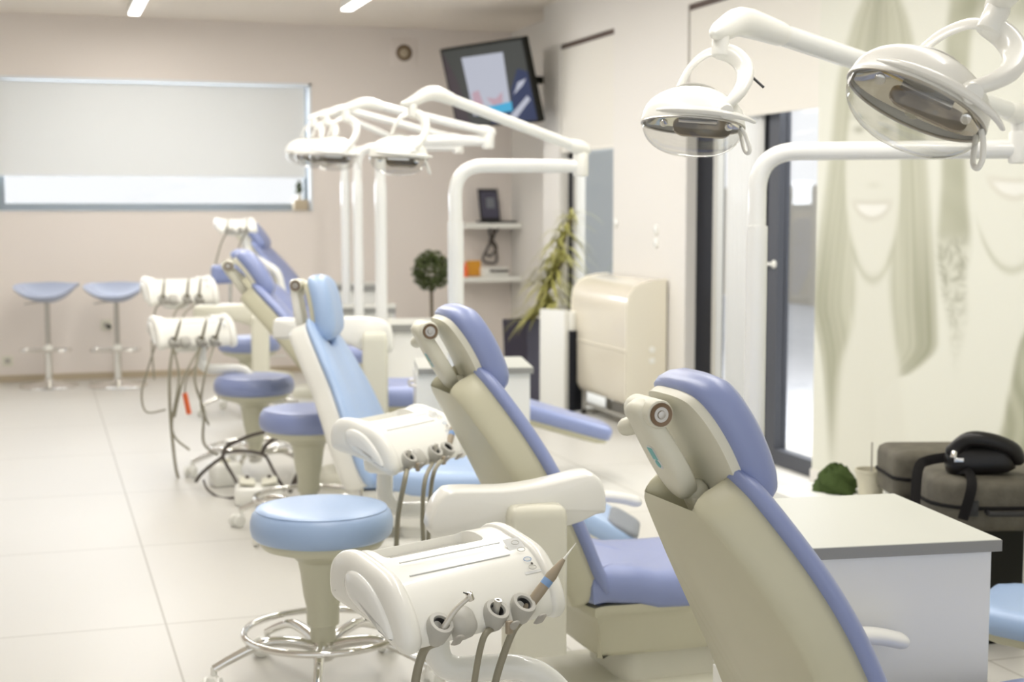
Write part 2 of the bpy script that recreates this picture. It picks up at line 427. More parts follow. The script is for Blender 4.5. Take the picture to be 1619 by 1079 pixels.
# right wall doors: frames, glass, blinds
dr = empty('door_1'); tag(dr, kind='structure')
def wy(px, X=RW): return PX(px, 400, X).y
xf = RW+.10
bm = NB(); box2(bm, (xf-.03, wy(1135, xf), 0), (xf+.04, wy(1101, xf), OT)); obj('door_post', bm, 'frame_dark', dr, smooth=False)
bm = NB(); box2(bm, (xf-.04, wy(1143, xf), 0), (xf+.0, wy(1136, xf), OT)); obj('door_post', bm, 'grey_light', dr, smooth=False)
bm = NB(); box2(bm, (xf-.03, wy(1224, xf), 0), (xf+.03, wy(1208, xf), OT)); obj('door_stile', bm, 'frame_dark', dr, smooth=False)
bm = NB(); box2(bm, (xf-.04, wy(1240, xf), 0), (xf+.03, wy(1224, xf), OT)); obj('door_stile', bm, 'frame_mid', dr, smooth=False)
bm = NB(); box2(bm, (xf-.04, O2[0]-.02, 0), (xf+.02, wy(1240, xf), .085)); obj('door_rail', bm, 'frame_mid', dr, smooth=False)
bm = NB(); box2(bm, (xf, O2[0], .085), (xf+.008, wy(1240, xf), OT)); obj('pane', bm, 'glass', dr, smooth=False)
bm = NB(); box2(bm, (xf, wy(1208, xf), .085), (xf+.008, wy(1143, xf), OT)); obj('pane', bm, 'glass', dr, smooth=False)
bm = NB(); hp = PX(1222, 418, xf-.05)
cyl(bm, hp, hp+Vector((.04, 0, 0)), .022, 16, .003); tube(bm, [hp+Vector((-.012, 0, 0)), hp+Vector((-.012, .10, 0))], .009, 10); obj('door_handle', bm, 'white', dr)
bm = NB()
y0, y1 = wy(1203, xf-.06), wy(1148, xf-.06); pts = []
n = 48
for i in range(n+1):
    y = y0+(y1-y0)*i/n; pts.append((xf-.055+.012*sin(i*1.05), y))
va = [[bm.verts.new((x, y, z)) for (x, y) in pts] for z in (.03, 1.3, OT-.10)]
for a, b_ in zip(va, va[1:]):
    for k in range(n): bm.faces.new((a[k], a[k+1], b_[k+1], b_[k]))
M['sheer'] = mat('sheer_curtain', (0.80, 0.80, 0.78), 0.8, trans=0.0)
nt = M['sheer'].node_tree; b_ = nt.nodes['Principled BSDF']; b_.inputs['Alpha'].default_value = 0.72
cu = obj('sheer_curtain', bm, 'sheer'); tag(cu, 'narrow sheer white curtain hanging inside the glass door', 'curtain')
md = cu.modifiers.new('thick', 'SOLIDIFY'); md.thickness = .003
zb = PX(1288, 168, RW+.03).z
def blind(y0, y1, z0, z1, label):
    r = empty('roller_blind', (0, 0, 0), 0, label, 'blind')
    bm = NB(); box2(bm, (RW+.012, y0+.01, z0), (RW+.015, y1-.01, z1)); obj('blind_fabric', bm, 'blind_cream', r, smooth=False)
    bm = NB(); box2(bm, (RW+.007, y0+.01, z0-.012), (RW+.021, y1-.01, z0+.008)); obj('bottom_rail', bm, 'blind_cream', r, bevel=.003)
    bm = NB(); box2(bm, (RW+.005, y0+.01, z1-.036), (RW+.07, y1-.01, z1-.002)); obj('cassette', bm, 'brown', r, bevel=.004)
blind(O2[0], O2[1], zb, OT, 'cream roller blind half lowered over the big glass door')
blind(O1[0], O1[1], PX(930, 236, RW+.03).z, OT, 'cream roller blind half lowered over the narrow window behind the leafy plant')
w2 = empty('window_2'); tag(w2, kind='structure')
bm = NB(); box2(bm, (xf-.03, wy(912, xf), 0), (xf+.04, wy(896, xf), OT)); obj('window_post', bm, 'frame_dark', w2, smooth=False)
bm = NB(); box2(bm, (xf-.03, wy(917, xf), 0), (xf+.04, wy(912, xf), OT)); obj('window_post', bm, 'grey_light', w2, smooth=False)
bm = NB(); box2(bm, (xf, O1[0], 0.0), (xf+.008, O1[1], OT)); obj('pane', bm, 'glass', w2, smooth=False)
# dark brown slot of the air grille above the door
# printed poster on the right wall: two large smiling faces, painted per vertex
def poster():
    Y0, Y1 = 2.2, PX(1291, 400, RW).y; ny, nz = 300, 300
    ys = np.linspace(Y0, Y1, ny); zs = np.linspace(0.03, 2.93, nz)
    Yg, Zg = np.meshgrid(ys, zs)
    V = np.stack([np.full_like(Yg, RW-.004), Yg, Zg], -1).reshape(-1, 3)
    v = V-np.array([0, 0, CAMZ]); dp = v@np.array(CF)
    X = CX+F*(v@np.array(RIGHT))/dp; Yp = CY-F*(v@np.array(CU))/dp
    X = X.reshape(nz, ny); Yp = Yp.reshape(nz, ny)
    base = np.ones((nz, ny, 3))*np.array([0.79, 0.785, 0.70])
    def ss(e0, e1, x): t = np.clip((x-e0)/(e1-e0), 0, 1); return t*t*(3-2*t)
    def blend(mask, col, a=1.0):
        nonlocal base
        m = (np.clip(mask, 0, 1)*a)[..., None]; base = base*(1-m)+np.array(col)*m
    def band(pl, pr, soft=8):   # region between two polylines x(y)
        xl = np.interp(Yp, [p[0] for p in pl], [p[1] for p in pl]); xr = np.interp(Yp, [p[0] for p in pr], [p[1] for p in pr])
        return ss(xl-soft, xl+soft, X)*(1-ss(xr-soft, xr+soft, X)), xl, xr
    hair = [0.43, 0.43, 0.31]; dark = [0.25, 0.25, 0.16]; skin = [0.76, 0.75, 0.665]
    def sm_(pl):
        return [tuple(p)[:2] for p in spline([(a, b, 0) for a, b in pl], 8)]
    # first woman
    m, xl, xr = band(sm_([(-200, 1385), (-40, 1375), (40, 1348), (130, 1325), (250, 1312), (400, 1292), (480, 1284), (520, 1292), (570, 1302), (640, 1308), (760, 1312)]),
                     sm_([(-200, 1400), (-60, 1405), (40, 1438), (130, 1452), (250, 1464), (400, 1474), (520, 1480), (552, 1478), (572, 1462), (590, 1440), (620, 1400), (760, 1380)]))
    right_side = ss(1375, 1390, X)
    fade = (1-ss(560, 640, Yp))*right_side+(1-ss(590, 790, Yp))*(1-right_side)
    u = (X-xl)/(xr-xl+1e-6)
    strands = np.clip(0.5+0.22*np.sin(u*58+.9*np.sin(Yp*0.009)+1.5*np.sin(u*13+Yp*.003))+.2*np.sin(u*27+1.3*np.sin(Yp*.006))+.15*np.sin(u*113+Yp*.01), 0, 1)
    blend(m*fade, hair, 0.86); blend(m*fade*strands, [0.68, 0.67, 0.56], 0.55)
    blend(m*fade*ss(.40, 1, np.abs(2*u-1))*ss(300, 500, Yp)*(1-.55*strands), dark, 0.75)
    blend(m*ss(.30, .0, np.abs(u-.42))*ss(140, 60, Yp), dark, .35)
    f = ((X-1380)/45)**2+((Yp-275)/168)**2
    blend(1-ss(.70, 1.15, f), skin, .97)
    neck, _, _ = band(sm_([(390, 1346), (450, 1352), (520, 1346), (600, 1326), (800, 1318)]), sm_([(390, 1412), (450, 1408), (520, 1414), (600, 1424), (800, 1440)]), 9)
    blend(neck*ss(390, 430, Yp), skin, .93)
    jaw = np.exp(-((np.sqrt(f)-1.0)/.05)**2)*ss(360, 420, Yp); blend(jaw, hair, .5)
    cv = ((X-1379)/30)**2
    sm = ((X-1379)/31)**2+((Yp-334+cv*11)/17)**2
    blend(1-ss(.6, 1.5, sm), [0.56, 0.52, 0.44], .38)
    sm2 = ((X-1379)/24)**2+((Yp-333+cv*11)/9)**2
    blend(1-ss(.5, 1.4, sm2), [0.88, 0.87, 0.82], .85)
    blend(np.exp(-(((X-1381)/11)**2+((Yp-293)/5)**2)), hair, .22)
    for ex in (1358, 1401):
        blend(np.exp(-(((X-ex)/9)**2+((Yp-205)/6)**2)), dark, .6); blend(np.exp(-(((X-ex)/13)**2+((Yp-186)/4)**2)), dark, .4)
    # second woman, curly hair
    m, xl, xr = band(sm_([(-200, 1520), (0, 1502), (60, 1496), (200, 1490), (300, 1488), (380, 1482), (450, 1488), (520, 1500), (620, 1508)]),
                     sm_([(-200, 1570), (0, 1545), (60, 1535), (200, 1526), (300, 1528), (380, 1534), (440, 1526), (500, 1528), (560, 1518), (620, 1512)]))
    rng = np.random.RandomState(4); curls = np.zeros_like(X)
    for _ in range(150):
        cx_, cy_, a_, r_ = rng.uniform(1478, 1540), rng.uniform(330, 600), rng.uniform(0, 3), rng.uniform(7, 13)
        dx_, dy_ = X-cx_, Yp-cy_; q_ = dx_*np.cos(a_)+dy_*np.sin(a_); w_ = -dx_*np.sin(a_)+dy_*np.cos(a_)
        curls = np.maximum(curls, np.exp(-(q_/(r_*1.3))**2-((w_-.02*q_*q_)/4.0)**2)*rng.uniform(.5, 1))
    fd = (1-ss(400, 620, Yp))
    up_ = 1-ss(360, 400, Yp)
    blend(m*up_, hair, .80); blend(m*fd*(1-up_), hair, .30); blend(m*fd*curls*(1-up_), dark, .75)
    big = 0.5+0.5*np.sin(X*.07+2*np.sin(Yp*.03))*np.cos(Yp*.045)
    blend(m*up_*big, dark, .25)
    top = ss(70, 0, Yp)*ss(1500, 1530, X); blend(top, hair, .6); blend(top*big, dark, .4)
    m, _, _ = band([(-200, 1700), (0, 1640), (100, 1660), (300, 1668), (480, 1672), (700, 1690), (1200, 1700)], [(-200, 1990), (0, 1930), (300, 1800), (700, 1860), (1200, 1900)])
    blend(m*(0.5+.5*big), hair, .8)
    chin = ((X-1600)/66)**2+((Yp-250)/178)**2
    blend(np.exp(-((np.sqrt(chin)-1)/.04)**2)*ss(330, 400, Yp), hair, .5)
    cv = ((X-1604)/40)**2
    s3 = ((X-1604)/42)**2+((Yp-300+cv*14)/18)**2
    blend(1-ss(.6, 1.5, s3), [0.60, 0.55, 0.47], .38); s4 = ((X-1604)/33)**2+((Yp-299+cv*14)/10)**2
    blend(1-ss(.5, 1.4, s4), [0.88, 0.87, 0.82], .85)
    m, xl, xr = band(sm_([(480, 1640), (540, 1614), (600, 1600), (660, 1588), (720, 1576), (900, 1566)]), [(480, 1700), (540, 1690), (900, 1690)], 7)
    w_ = 0.5+0.5*np.sin((X-1580)*.22+2.5*np.sin(Yp*.035))
    blend(m*ss(500, 540, Yp), hair, .85); blend(m*ss(500, 540, Yp)*w_, dark, .5)
    base = base*np.array([.955, .965, .955])
    me = bpy.data.meshes.new('wall_print')
    idx = np.arange(nz*ny).reshape(nz, ny)
    fc = np.stack([idx[:-1, :-1], idx[1:, :-1], idx[1:, 1:], idx[:-1, 1:]], -1).reshape(-1, 4)
    me.from_pydata(V.tolist(), [], fc.tolist())
    ca = me.color_attributes.new('print', 'FLOAT_COLOR', 'POINT')
    cc = np.ones((nz*ny, 4), dtype=np.float32); cc[:, :3] = base.reshape(-1, 3)
    ca.data.foreach_set('color', cc.ravel())
    m = mat('poster_print', (.8, .8, .8), .55); nt = m.node_tree
    at = nt.nodes.new('ShaderNodeVertexColor'); at.layer_name = 'print'
    nt.links.new(at.outputs[0], nt.nodes['Principled BSDF'].inputs['Base Color'])
    me.materials.append(m)
    o = bpy.data.objects.new('wall_poster', me); COL.objects.link(o)
    tag(o, 'huge faded poster of two smiling long-haired women covering the right wall', 'poster')
poster()

# ------------------------------------------------------------------ ceiling light strips
def strip(X, ye, yn, label):
    r = empty('ceiling_light', (X, (ye+yn)/2, CH), 0, label, 'ceiling light', 'linear ceiling lights')
    L = ye-yn
    bm = NB(); box(bm, (0, 0, -.03), (.085, L, .06)); obj('housing', bm, 'white_metal', r, smooth=False)
    bm = NB(); box(bm, (0, 0, -.064), (.075, L-.01, .01)); obj('diffuser', bm, 'led', r, smooth=False)
    area('ceiling_lamp', (X, (ye+yn)/2, CH-.09), (0, 0, 0), .1, L, 84*L/9, (1, .97, .93))
pe = P(212, 25, 11.35); strip(pe.x, pe.y, 2.0, 'long slim white ceiling light, the left one of the two')
pe = P(548, 30, 11.1); strip(pe.x, pe.y, 2.0, 'long slim white ceiling light, the right one nearer the television')

# ------------------------------------------------------------------ small wall things
def socket(px, py, label, plug=False):
    p = PY(px, py, BW)
    r = empty('wall_socket', (p.x, BW, p.z), 0, label, 'socket')
    bm = NB(); pad(bm, rrect(.085, .085, .012), [(0, 1, 0), (0, 1, .008), (.003, 1, .011)], frame((0, 0, 0), Vector((1, 0, 0)), Vector((0, 0, 1)), Vector((0, -1, 0)))); obj('plate', bm, 'cream_light', r)
    bm = NB(); cyl(bm, (0, -.010, 0), (0, -.014, 0), .022); obj('outlet', bm, 'grey', r)
    if plug:
        bm = NB(); cyl(bm, (.02, -.012, -.012), (.02, -.05, -.012), .018, 14, .004); obj('plug', bm, 'dark', r)
socket(168, 514, 'small wall socket with a black plug between the two bar stools', True)
socket(12, 571, 'double wall socket low on the back wall, left of the bar stools')
for (px, py, lab) in ((1038, 364, 'round white light switch above the cream heater cabinet, the upper one'), (1038, 385, 'round white light switch above the cream heater cabinet, the lower one'), (974, 353, 'small white switch beside the narrow window')):
    p = PX(px, py, RW); r = empty('light_switch', (RW, p.y, p.z), 0, lab, 'switch')
    bm = NB(); cyl(bm, (0, 0, 0), (-.008, 0, 0), .035, 24, .003); obj('plate', bm, 'white', r)
    bm = NB(); box(bm, (-.011, 0, 0), (.008, .03, .03)); obj('rocker', bm, 'white_metal', r, bevel=.002)
p = PY(638, 84, BW); r = empty('wall_speaker', (p.x, BW, p.z), 0, 'square cream wall panel with a small round dark speaker high on the back wall', 'speaker')
R0 = frame((0, 0, 0), Vector((1, 0, 0)), Vector((0, 0, 1)), Vector((0, -1, 0)))
bm = NB(); box(bm, (0, -.008, 0), (.22, .016, .22)); obj('plate', bm, 'wall', r, bevel=.004)
bm = NB(); lathe(bm, [(.05, .016), (.07, .016), (.07, .024), (.055, .03), (.05, .02)], 32, R0); obj('speaker_ring', bm, 'bronze', r)
bm = NB(); lathe(bm, [(0, .018), (.052, .018), (.03, .022), (.018, .03), (0, .034)], 24, R0); obj('speaker_cone', bm, 'beige_trim', r)

# ------------------------------------------------------------------ television
def television():
    n = (-RIGHT*.79-FWD*.6).normalized(); rt = Vector((0, 0, 1)).cross(n).normalized()
    t = rad(15); nn = (n*cos(t)-Vector((0, 0, 1))*sin(t)).normalized(); up = nn.cross(rt).normalized()
    c = P(772, 134, 11.35)
    r = empty('television', c, 0, 'black flat television tilted down in the far corner, showing a medical picture', 'television')
    m = frame((0, 0, 0), rt, up, nn); W, H = 1.08, .64
    bm = NB(); prism(bm, rrect(W, H, .01), frame(-nn*.05, rt, up, nn), .05); obj('casing', bm, 'black', r, smooth=False)
    M['tv_dark'] = mat('screen_grey', (.02, .02, .022), .5, spec=.1, emit=(.05, .053, .047), estr=1)
    M['tv_brown'] = mat('screen_brown', (.02, .02, .022), .5, spec=.1, emit=(.055, .04, .045), estr=1)
    M['tv_pale'] = mat('screen_pale', (.02, .02, .022), .5, spec=.1, emit=(.48, .50, .58), estr=1)
    M['tv_blue'] = mat('screen_blue', (.02, .02, .022), .5, spec=.1, emit=(.05, .40, .66), estr=1)
    M['tv_navy'] = mat('screen_navy', (.02, .02, .022), .5, spec=.1, emit=(.018, .03, .09), estr=1)
    M['tv_pink'] = mat('screen_pink', (.02, .02, .022), .5, spec=.1, emit=(.50, .34, .40), estr=1)
    def quad(pts, mt, z): 
        bm = NB(); vs = [bm.verts.new(m @ Vector((x*W/2, y*H/2, z))) for x, y in pts]; bm.faces.new(vs); return bm
    scr = obj('screen', quad([(-.96, -.94), (.96, -.94), (.96, .94), (-.96, .94)], 0, .001), 'tv_dark', r, smooth=False)
    def im(pts, mt, z): obj('screen_picture', quad(pts, 0, z), mt, scr, smooth=False)
    im([(-.96, .94), (-.96, -.94), (-.62, -.94), (-.72, .2)], 'tv_brown', .002)
    im([(-.5, -.72), (.42, -.60), (.5, .72), (-.5, .72)], 'tv_pale', .003)
    im([(-.45, -.5), (-.2, -.45), (-.25, -.1), (-.42, -.15)], 'tv_pink', .004)
    im([(-.1, -.3), (.05, -.55), (.25, -.5), (.3, -.2), (.12, -.35)], 'tv_pink', .004)
    im([(-.4, -.72), (.45, -.68), (.47, -.45), (-.35, -.56)], 'tv_blue', .005)
    im([(-.1, -.94), (.96, -.94), (.96, .2), (.75, .3), (.5, -.2), (.45, -.68), (-.1, -.70)], 'tv_navy', .0035)
    im([(.2, -.94), (.42, -.94), (.9, -.45), (.85, -.35)], 'tv_pale', .0045)
    im([(.55, -.3), (.8, -.1), (.9, .05), (.7, -.02)], 'tv_pale', .0045)
    bm = NB(); tube(bm, [-nn*.05, -nn*.05-n*.12+Vector((0, 0, .05)), Vector((4.02, c.y+.15, c.z+.05))-c], .03, 10); box(bm, Vector((4.01, c.y+.15, c.z+.05))-c, (.02, .25, .25)); obj('wall_bracket', bm, 'black', r)
television()

# ------------------------------------------------------------------ dental chair
HALF = [(0, .495), (.036, .499), (.052, .518), (.058, .56), (.068, .605), (.088, .626), (.112, .618), (.148, .585), (.188, .50), (.219, .41), (.238, .31), (.243, .2), (.248, .08), (.243, -.02), (.215, -.08), (.12, -.10), (0, -.105)]
BACK = [tuple(p) for p in spline(HALF+[(-x, y) for x, y in HALF[-2:0:-1]], 4, True)] if False else None
def closed_half(half, n=4):
    pts = [(x, y, 0) for x, y in half]+[(-x, y, 0) for x, y in half[-2:0:-1]]
    return [(p.x, p.y) for p in spline(pts, n, True)]
BACK = closed_half(HALF)
HEAD = closed_half([(0, .262), (.05, .259), (.085, .245), (.105, .21), (.116, .15), (.118, .08), (.112, .03), (.09, .005), (.05, -.004), (0, -.006)])
def dental_chair(px, d, rz, seat_z=.40, a=22, vinyl='vinyl', shell='cream', label='', leg=22, leg_len=1.0, foot=True, head_a=None, arm=True, base=True, sticker=False, wing=0):
    o = PZ(px, d, seat_z); a = rad(a)
    r = empty('dental_chair', (o.x, o.y, 0), rad(rz), label, 'dental chair')
    Z = seat_z
    U = Vector((-sin(a), 0, cos(a))); N = Vector((cos(a), 0, sin(a))); L = Vector((0, -1, 0))
    # 2-D (u, v) -> L, U ; height -> N    (N = L x U up to sign)
    m = frame((0, 0, Z), L, U, N)
    BK = [(x*(1+wing*max(0, min(1, (.34-y)/.2))), y) for x, y in BACK]
    def bend(v):   # a little lumbar curve along the back
        return Vector((v.x, v.y, v.z+.018*sin(PI*min(1, max(0, v.y)/.6))-.02*(abs(v.x)/.25)**2*0))
    bm = NB(); pad(bm, BK, [(.0255, 1, -.0862), (.0250, 1, -.0860), (.0185, 1, -.080), (.0125, 1, -.068), (.009, 1, -.052), (.009, 1, -.02), (.009, 1, .0)], m, (0, .2), bend, flat=True)
    obj('back_shell', bm, shell, r, sharp=180)
    bm = NB(); pad(bm, BK, [(.014, 1, -.004), (.003, 1, .002), (-.004, 1, .010), (-.004, 1, .018), (.003, 1, .027), (.012, 1, .034), (.0185, 1, .0362), (.019, 1, .0364)], m, (0, .2), bend, flat=True)
    obj('backrest', bm, vinyl, r, sharp=70)
    # headrest
    ha = rad(head_a) if head_a is not None else a-rad(1)
    hU = Vector((-sin(ha), 0, cos(ha))); hN = Vector((cos(ha), 0, sin(ha)))
    ho = Vector((0, 0, Z))+U*.530+N*.016
    hm = frame(ho, L, hU, hN)
    def hb(v): return Vector((v.x, v.y, v.z+.25*v.x*v.x*1.5-.012*((v.y-.13)/.13)**2))
    bm = NB(); pad(bm, HEAD, [(.03, .6, -.022), (.022, .9, -.021), (.012, 1, -.016), (.010, 1, -.004), (.010, 1, .004)], hm, (0, .125), hb)
    hs = obj('headrest_shell', bm, 'cream_light' if shell == 'cream' else 'cream', r, sharp=60)
    bm = NB(); pad(bm, HEAD, [(.014, 1, -.001), (.002, 1, .004), (-.004, 1, .018), (-.003, 1, .040), (.006, 1, .060), (.020, .97, .073), (.03, .8, .078), (.03, .4, .079)], hm, (0, .125), hb)
    obj('headrest_cushion', bm, vinyl, r, sharp=70)
    # bracket
    bc = ho+hU*.236-hN*.066       # barrel centre
    bm = NB(); cyl(bm, bc+L*.050, bc-L*.050, .0255, 28, .004); br = obj('headrest_barrel', bm, 'cream_light', r)
    bm = NB(); lathe(bm, [(.014, 0), (.021, 0), (.021, .003), (.014, .002)], 24, frame(bc+L*.051, hU, L.cross(hU), L)); obj('barrel_ring', bm, 'bronze', br)
    bm = NB(); lathe(bm, [(0, .001), (.0135, .001), (.0135, .003), (.008, .003), (.007, .006), (0, .007)], 24, frame(bc+L*.0505, hU, L.cross(hU), L)); obj('barrel_cap', bm, 'steel', br)
    bm = NB(); rounded_tube(bm, [bc-L*.055-hN*.012-hU*.03, bc-L*.085-hN*.02-hU*.035], .017); obj('lock_knob', bm, 'cream_light', r)
    low = Vector((0, 0, Z))+U*.600-N*.052
    top = bc-hN*.016
    ax = (top-low).normalized(); nx = L.cross(ax).normalized()
    if nx.dot(N) > 0: nx = -nx
    ln = (top-low).length
    plate = [(-.032, ln+.010), (-.022, ln+.024), (0, ln+.028), (.022, ln+.024), (.032, ln+.010), (.044, ln*.7), (.048, ln*.35), (.038, ln*.10), (.016, -.008), (-.016, -.008), (-.038, ln*.10), (-.048, ln*.35), (-.044, ln*.7)]
    plate = [(p.x, p.y) for p in spline([(x, y, 0) for x, y in plate], 3, True)]
    pmx = frame(low, -L, ax, nx)
    bm = NB(); pad(bm, plate, [(.003, 1, -.018), (0, 1, -.014), (0, 1, .004), (.004, 1, .012), (.01, .96, .016), (.01, .6, .019)], pmx, (0, ln*.5))
    bp = obj('headrest_bracket', bm, 'cream_light' if shell == 'cream' else shell, r, sharp=60)
    if sticker:
        bm = NB(); pad(bm, rrect(.026, .050, .008), [(0, 1, .0185), (0, 1, .0196)], pmx, (0, 0)); 
        bmesh.ops.translate(bm, verts=bm.verts, vec=ax*ln*.55+L*.012)
        s1 = obj('sticker', bm, 'sticker', bp)
        bm = NB(); pad(bm, rrect(.019, .026, .002), [(0, 1, .0197), (0, 1, .0202)], pmx, (0, 0)); bmesh.ops.translate(bm, verts=bm.verts, vec=ax*(ln*.55+.008)+L*.012)
        obj('sticker_print', bm, 'teal', bp)
        bm = NB(); lathe(bm, [(.005, .0197), (.008, .0197), (.008, .0202), (.005, .0202)], 16, frame(low+ax*(ln*.55-.014)+L*.012, -L, ax, nx)); obj('sticker_print', bm, 'teal', bp)
    bm = NB(); lathe(bm, [(0, -.026), (.012, -.023), (.021, -.014), (.0245, 0), (.021, .014), (.012, .023), (0, .026)], 20, frame(low+N*.020-U*.012-L*.0, U, N, L)); obj('ball_joint', bm, 'cream_light', r)
    bm = NB(); box(bm, low-U*.060+N*.016, (.030, .048, .095), frame((0, 0, 0), N, L, U).to_3x3()); sb = obj('slide_block', bm, 'cream_light', r, bevel=.004)
    bm = NB(); box(bm, low-U*.100+N*.026, (.046, .060, .030), frame((0, 0, 0), N, L, U).to_3x3()); obj('slide_gasket', bm, 'dark', r, bevel=.003)
    # seat
    so = [(-.06, -.20), (0, -.225), (.15, -.235), (.35, -.232), (.52, -.222), (.585, -.205), (.60, -.15), (.60, .15), (.585, .205), (.52, .222), (.35, .232), (.15, .235), (0, .225), (-.06, .20)]
    so = [(p.x, p.y) for p in spline([(x, y, 0) for x, y in so], 3, True)]
    def sw(v): return Vector((v.x, v.y, v.z-.018*sin(PI*min(1, max(0, v.x/.6)))+(.012 if v.x < .1 else 0)))
    ms = Matrix.Translation((.05, 0, Z))
    bm = NB(); pad(bm, so, [(.03, 1, -.105), (.008, 1, -.098), (.0, 1, -.085), (-.004, 1, -.05), (.0, 1, -.028), (.012, 1, -.010), (.03, .97, -.002), (.03, .8, 0), (.03, .4, -.004)], ms, (.27, 0), sw)
    obj('seat', bm, vinyl, r, sharp=70)
    bm = NB(); pad(bm, so, [(.05, .9, -.25), (.035, .93, -.25), (.028, .94, -.235), (.022, .97, -.15), (.015, .985, -.128), (.010, 1, -.12), (.012, 1, -.098)], ms, (.27, 0))
    obj('seat_pan', bm, 'cream' if shell == 'cream' else shell, r, sharp=60)
    # leg rest
    th = rad(leg); hx = .63
    A = Vector((cos(th), 0, -sin(th))); B = Vector((sin(th), 0, cos(th)))
    lo = [(0, -.2), (.1, -.21), (.3, -.20), (.48, -.17), (.54, -.13), (.55, 0), (.54, .13), (.48, .17), (.3, .20), (.1, .21), (0, .2)]
    lo = [(p.x*leg_len, p.y) for p in spline([(x, y, 0) for x, y in lo], 3, True)]
    ml = frame((hx, 0, Z-.012), A, Vector((0, 1, 0)), B)
    bm = NB(); pad(bm, lo, [(.02, 1, -.075), (.004, 1, -.068), (0, 1, -.04), (.003, 1, -.018), (.018, 1, -.003), (.025, .9, 0), (.025, .4, 0)], ml, (.27, 0)); obj('leg_rest', bm, vinyl, r, sharp=70)
    bm = NB(); pad(bm, lo, [(.04, .9, -.105), (.03, .95, -.102), (.018, 1, -.09), (.016, 1, -.068)], ml, (.27, 0)); obj('leg_rest_shell', bm, shell, r, sharp=60)
    if foot:
        bm = NB(); pad(bm, rrect(.14, .30, .05, cx=.47), [(0, 1, -.002), (0, 1, .006), (.006, 1, .012), (.02, .8, .013)], ml, (.47, 0)); obj('foot_cover', bm, 'vinyl_grey', r, sharp=60)
    if arm:
        for s in (1,):
            y = .285*s
            bm = NB(); z = Z+.098
            pts = spline([(-.02, y, z-.02), (.08, y, z), (.2, y, z+.006), (.29, y, z-.004), (.35, y, z-.020)], 6)
            rounded_tube(bm, pts, [.03]*len(pts), 14, flat=.62, up=(0, 0, 1)); ar = obj('armrest', bm, 'white', r)
            bm = NB(); tube(bm, fillet([(.02, .20*s, Z-.06), (.02, y, Z-.05), (.02, y, z-.02)], .05), .018, 12); obj('armrest_post', bm, 'white', ar)
    if base:
        bm = NB(); pad(bm, rrect(.34, .30, .06, cx=.30), [(0, 1, .07), (0, 1.0, .10), (0, .9, Z-.24)], None, (.30, 0)); obj('base_column', bm, 'cream_light' if shell == 'cream' else shell, r, sharp=60)
        bm = NB(); pad(bm, rrect(.86, .42, .10, cx=.36), [(0, 1, 0), (0, 1, .04), (.01, 1, .065), (.03, .95, .075)], None, (.36, 0)); obj('base_plate', bm, 'cream_light' if shell == 'cream' else shell, r, sharp=60)
    return r
CHAIR_A = dental_chair(1318, 2.70, 3, .387, 28, label='nearest dental chair with periwinkle blue padding, its cream back shell filling the lower right', sticker=True)
dental_chair(888, 4.08, 1, .415, 28, label='dental chair with periwinkle padding, second in the row, behind the white side console', sticker=True)
dental_chair(590, 5.95, -25, .375, 24, vinyl='vinyl_light', shell='white', label='upright light blue dental chair in white shell, third in the row, facing the camera side', leg=30, sticker=False, head_a=10, wing=.22)
dental_chair(525, 7.35, -11, .535, 39, label='reclined dental chair with long straight leg rest, fourth in the row', leg=17, leg_len=1.55, foot=False, arm=False, head_a=34)
dental_chair(505, 9.3, -20, .55, 46, label='reclined dental chair fifth in the row, just beyond the one with the long leg rest', leg=72, leg_len=.6, arm=False)
dental_chair(482, 10.9, -24, .66, 38, vinyl='vinyl', label='farthest dental chair, dark blue back under the long back window', leg=72, leg_len=.6, arm=False)

# a dental chair only whose foot end shows at the right edge of the frame
q = P(1556, 955, 3.75)
cr = rad(-40+180)

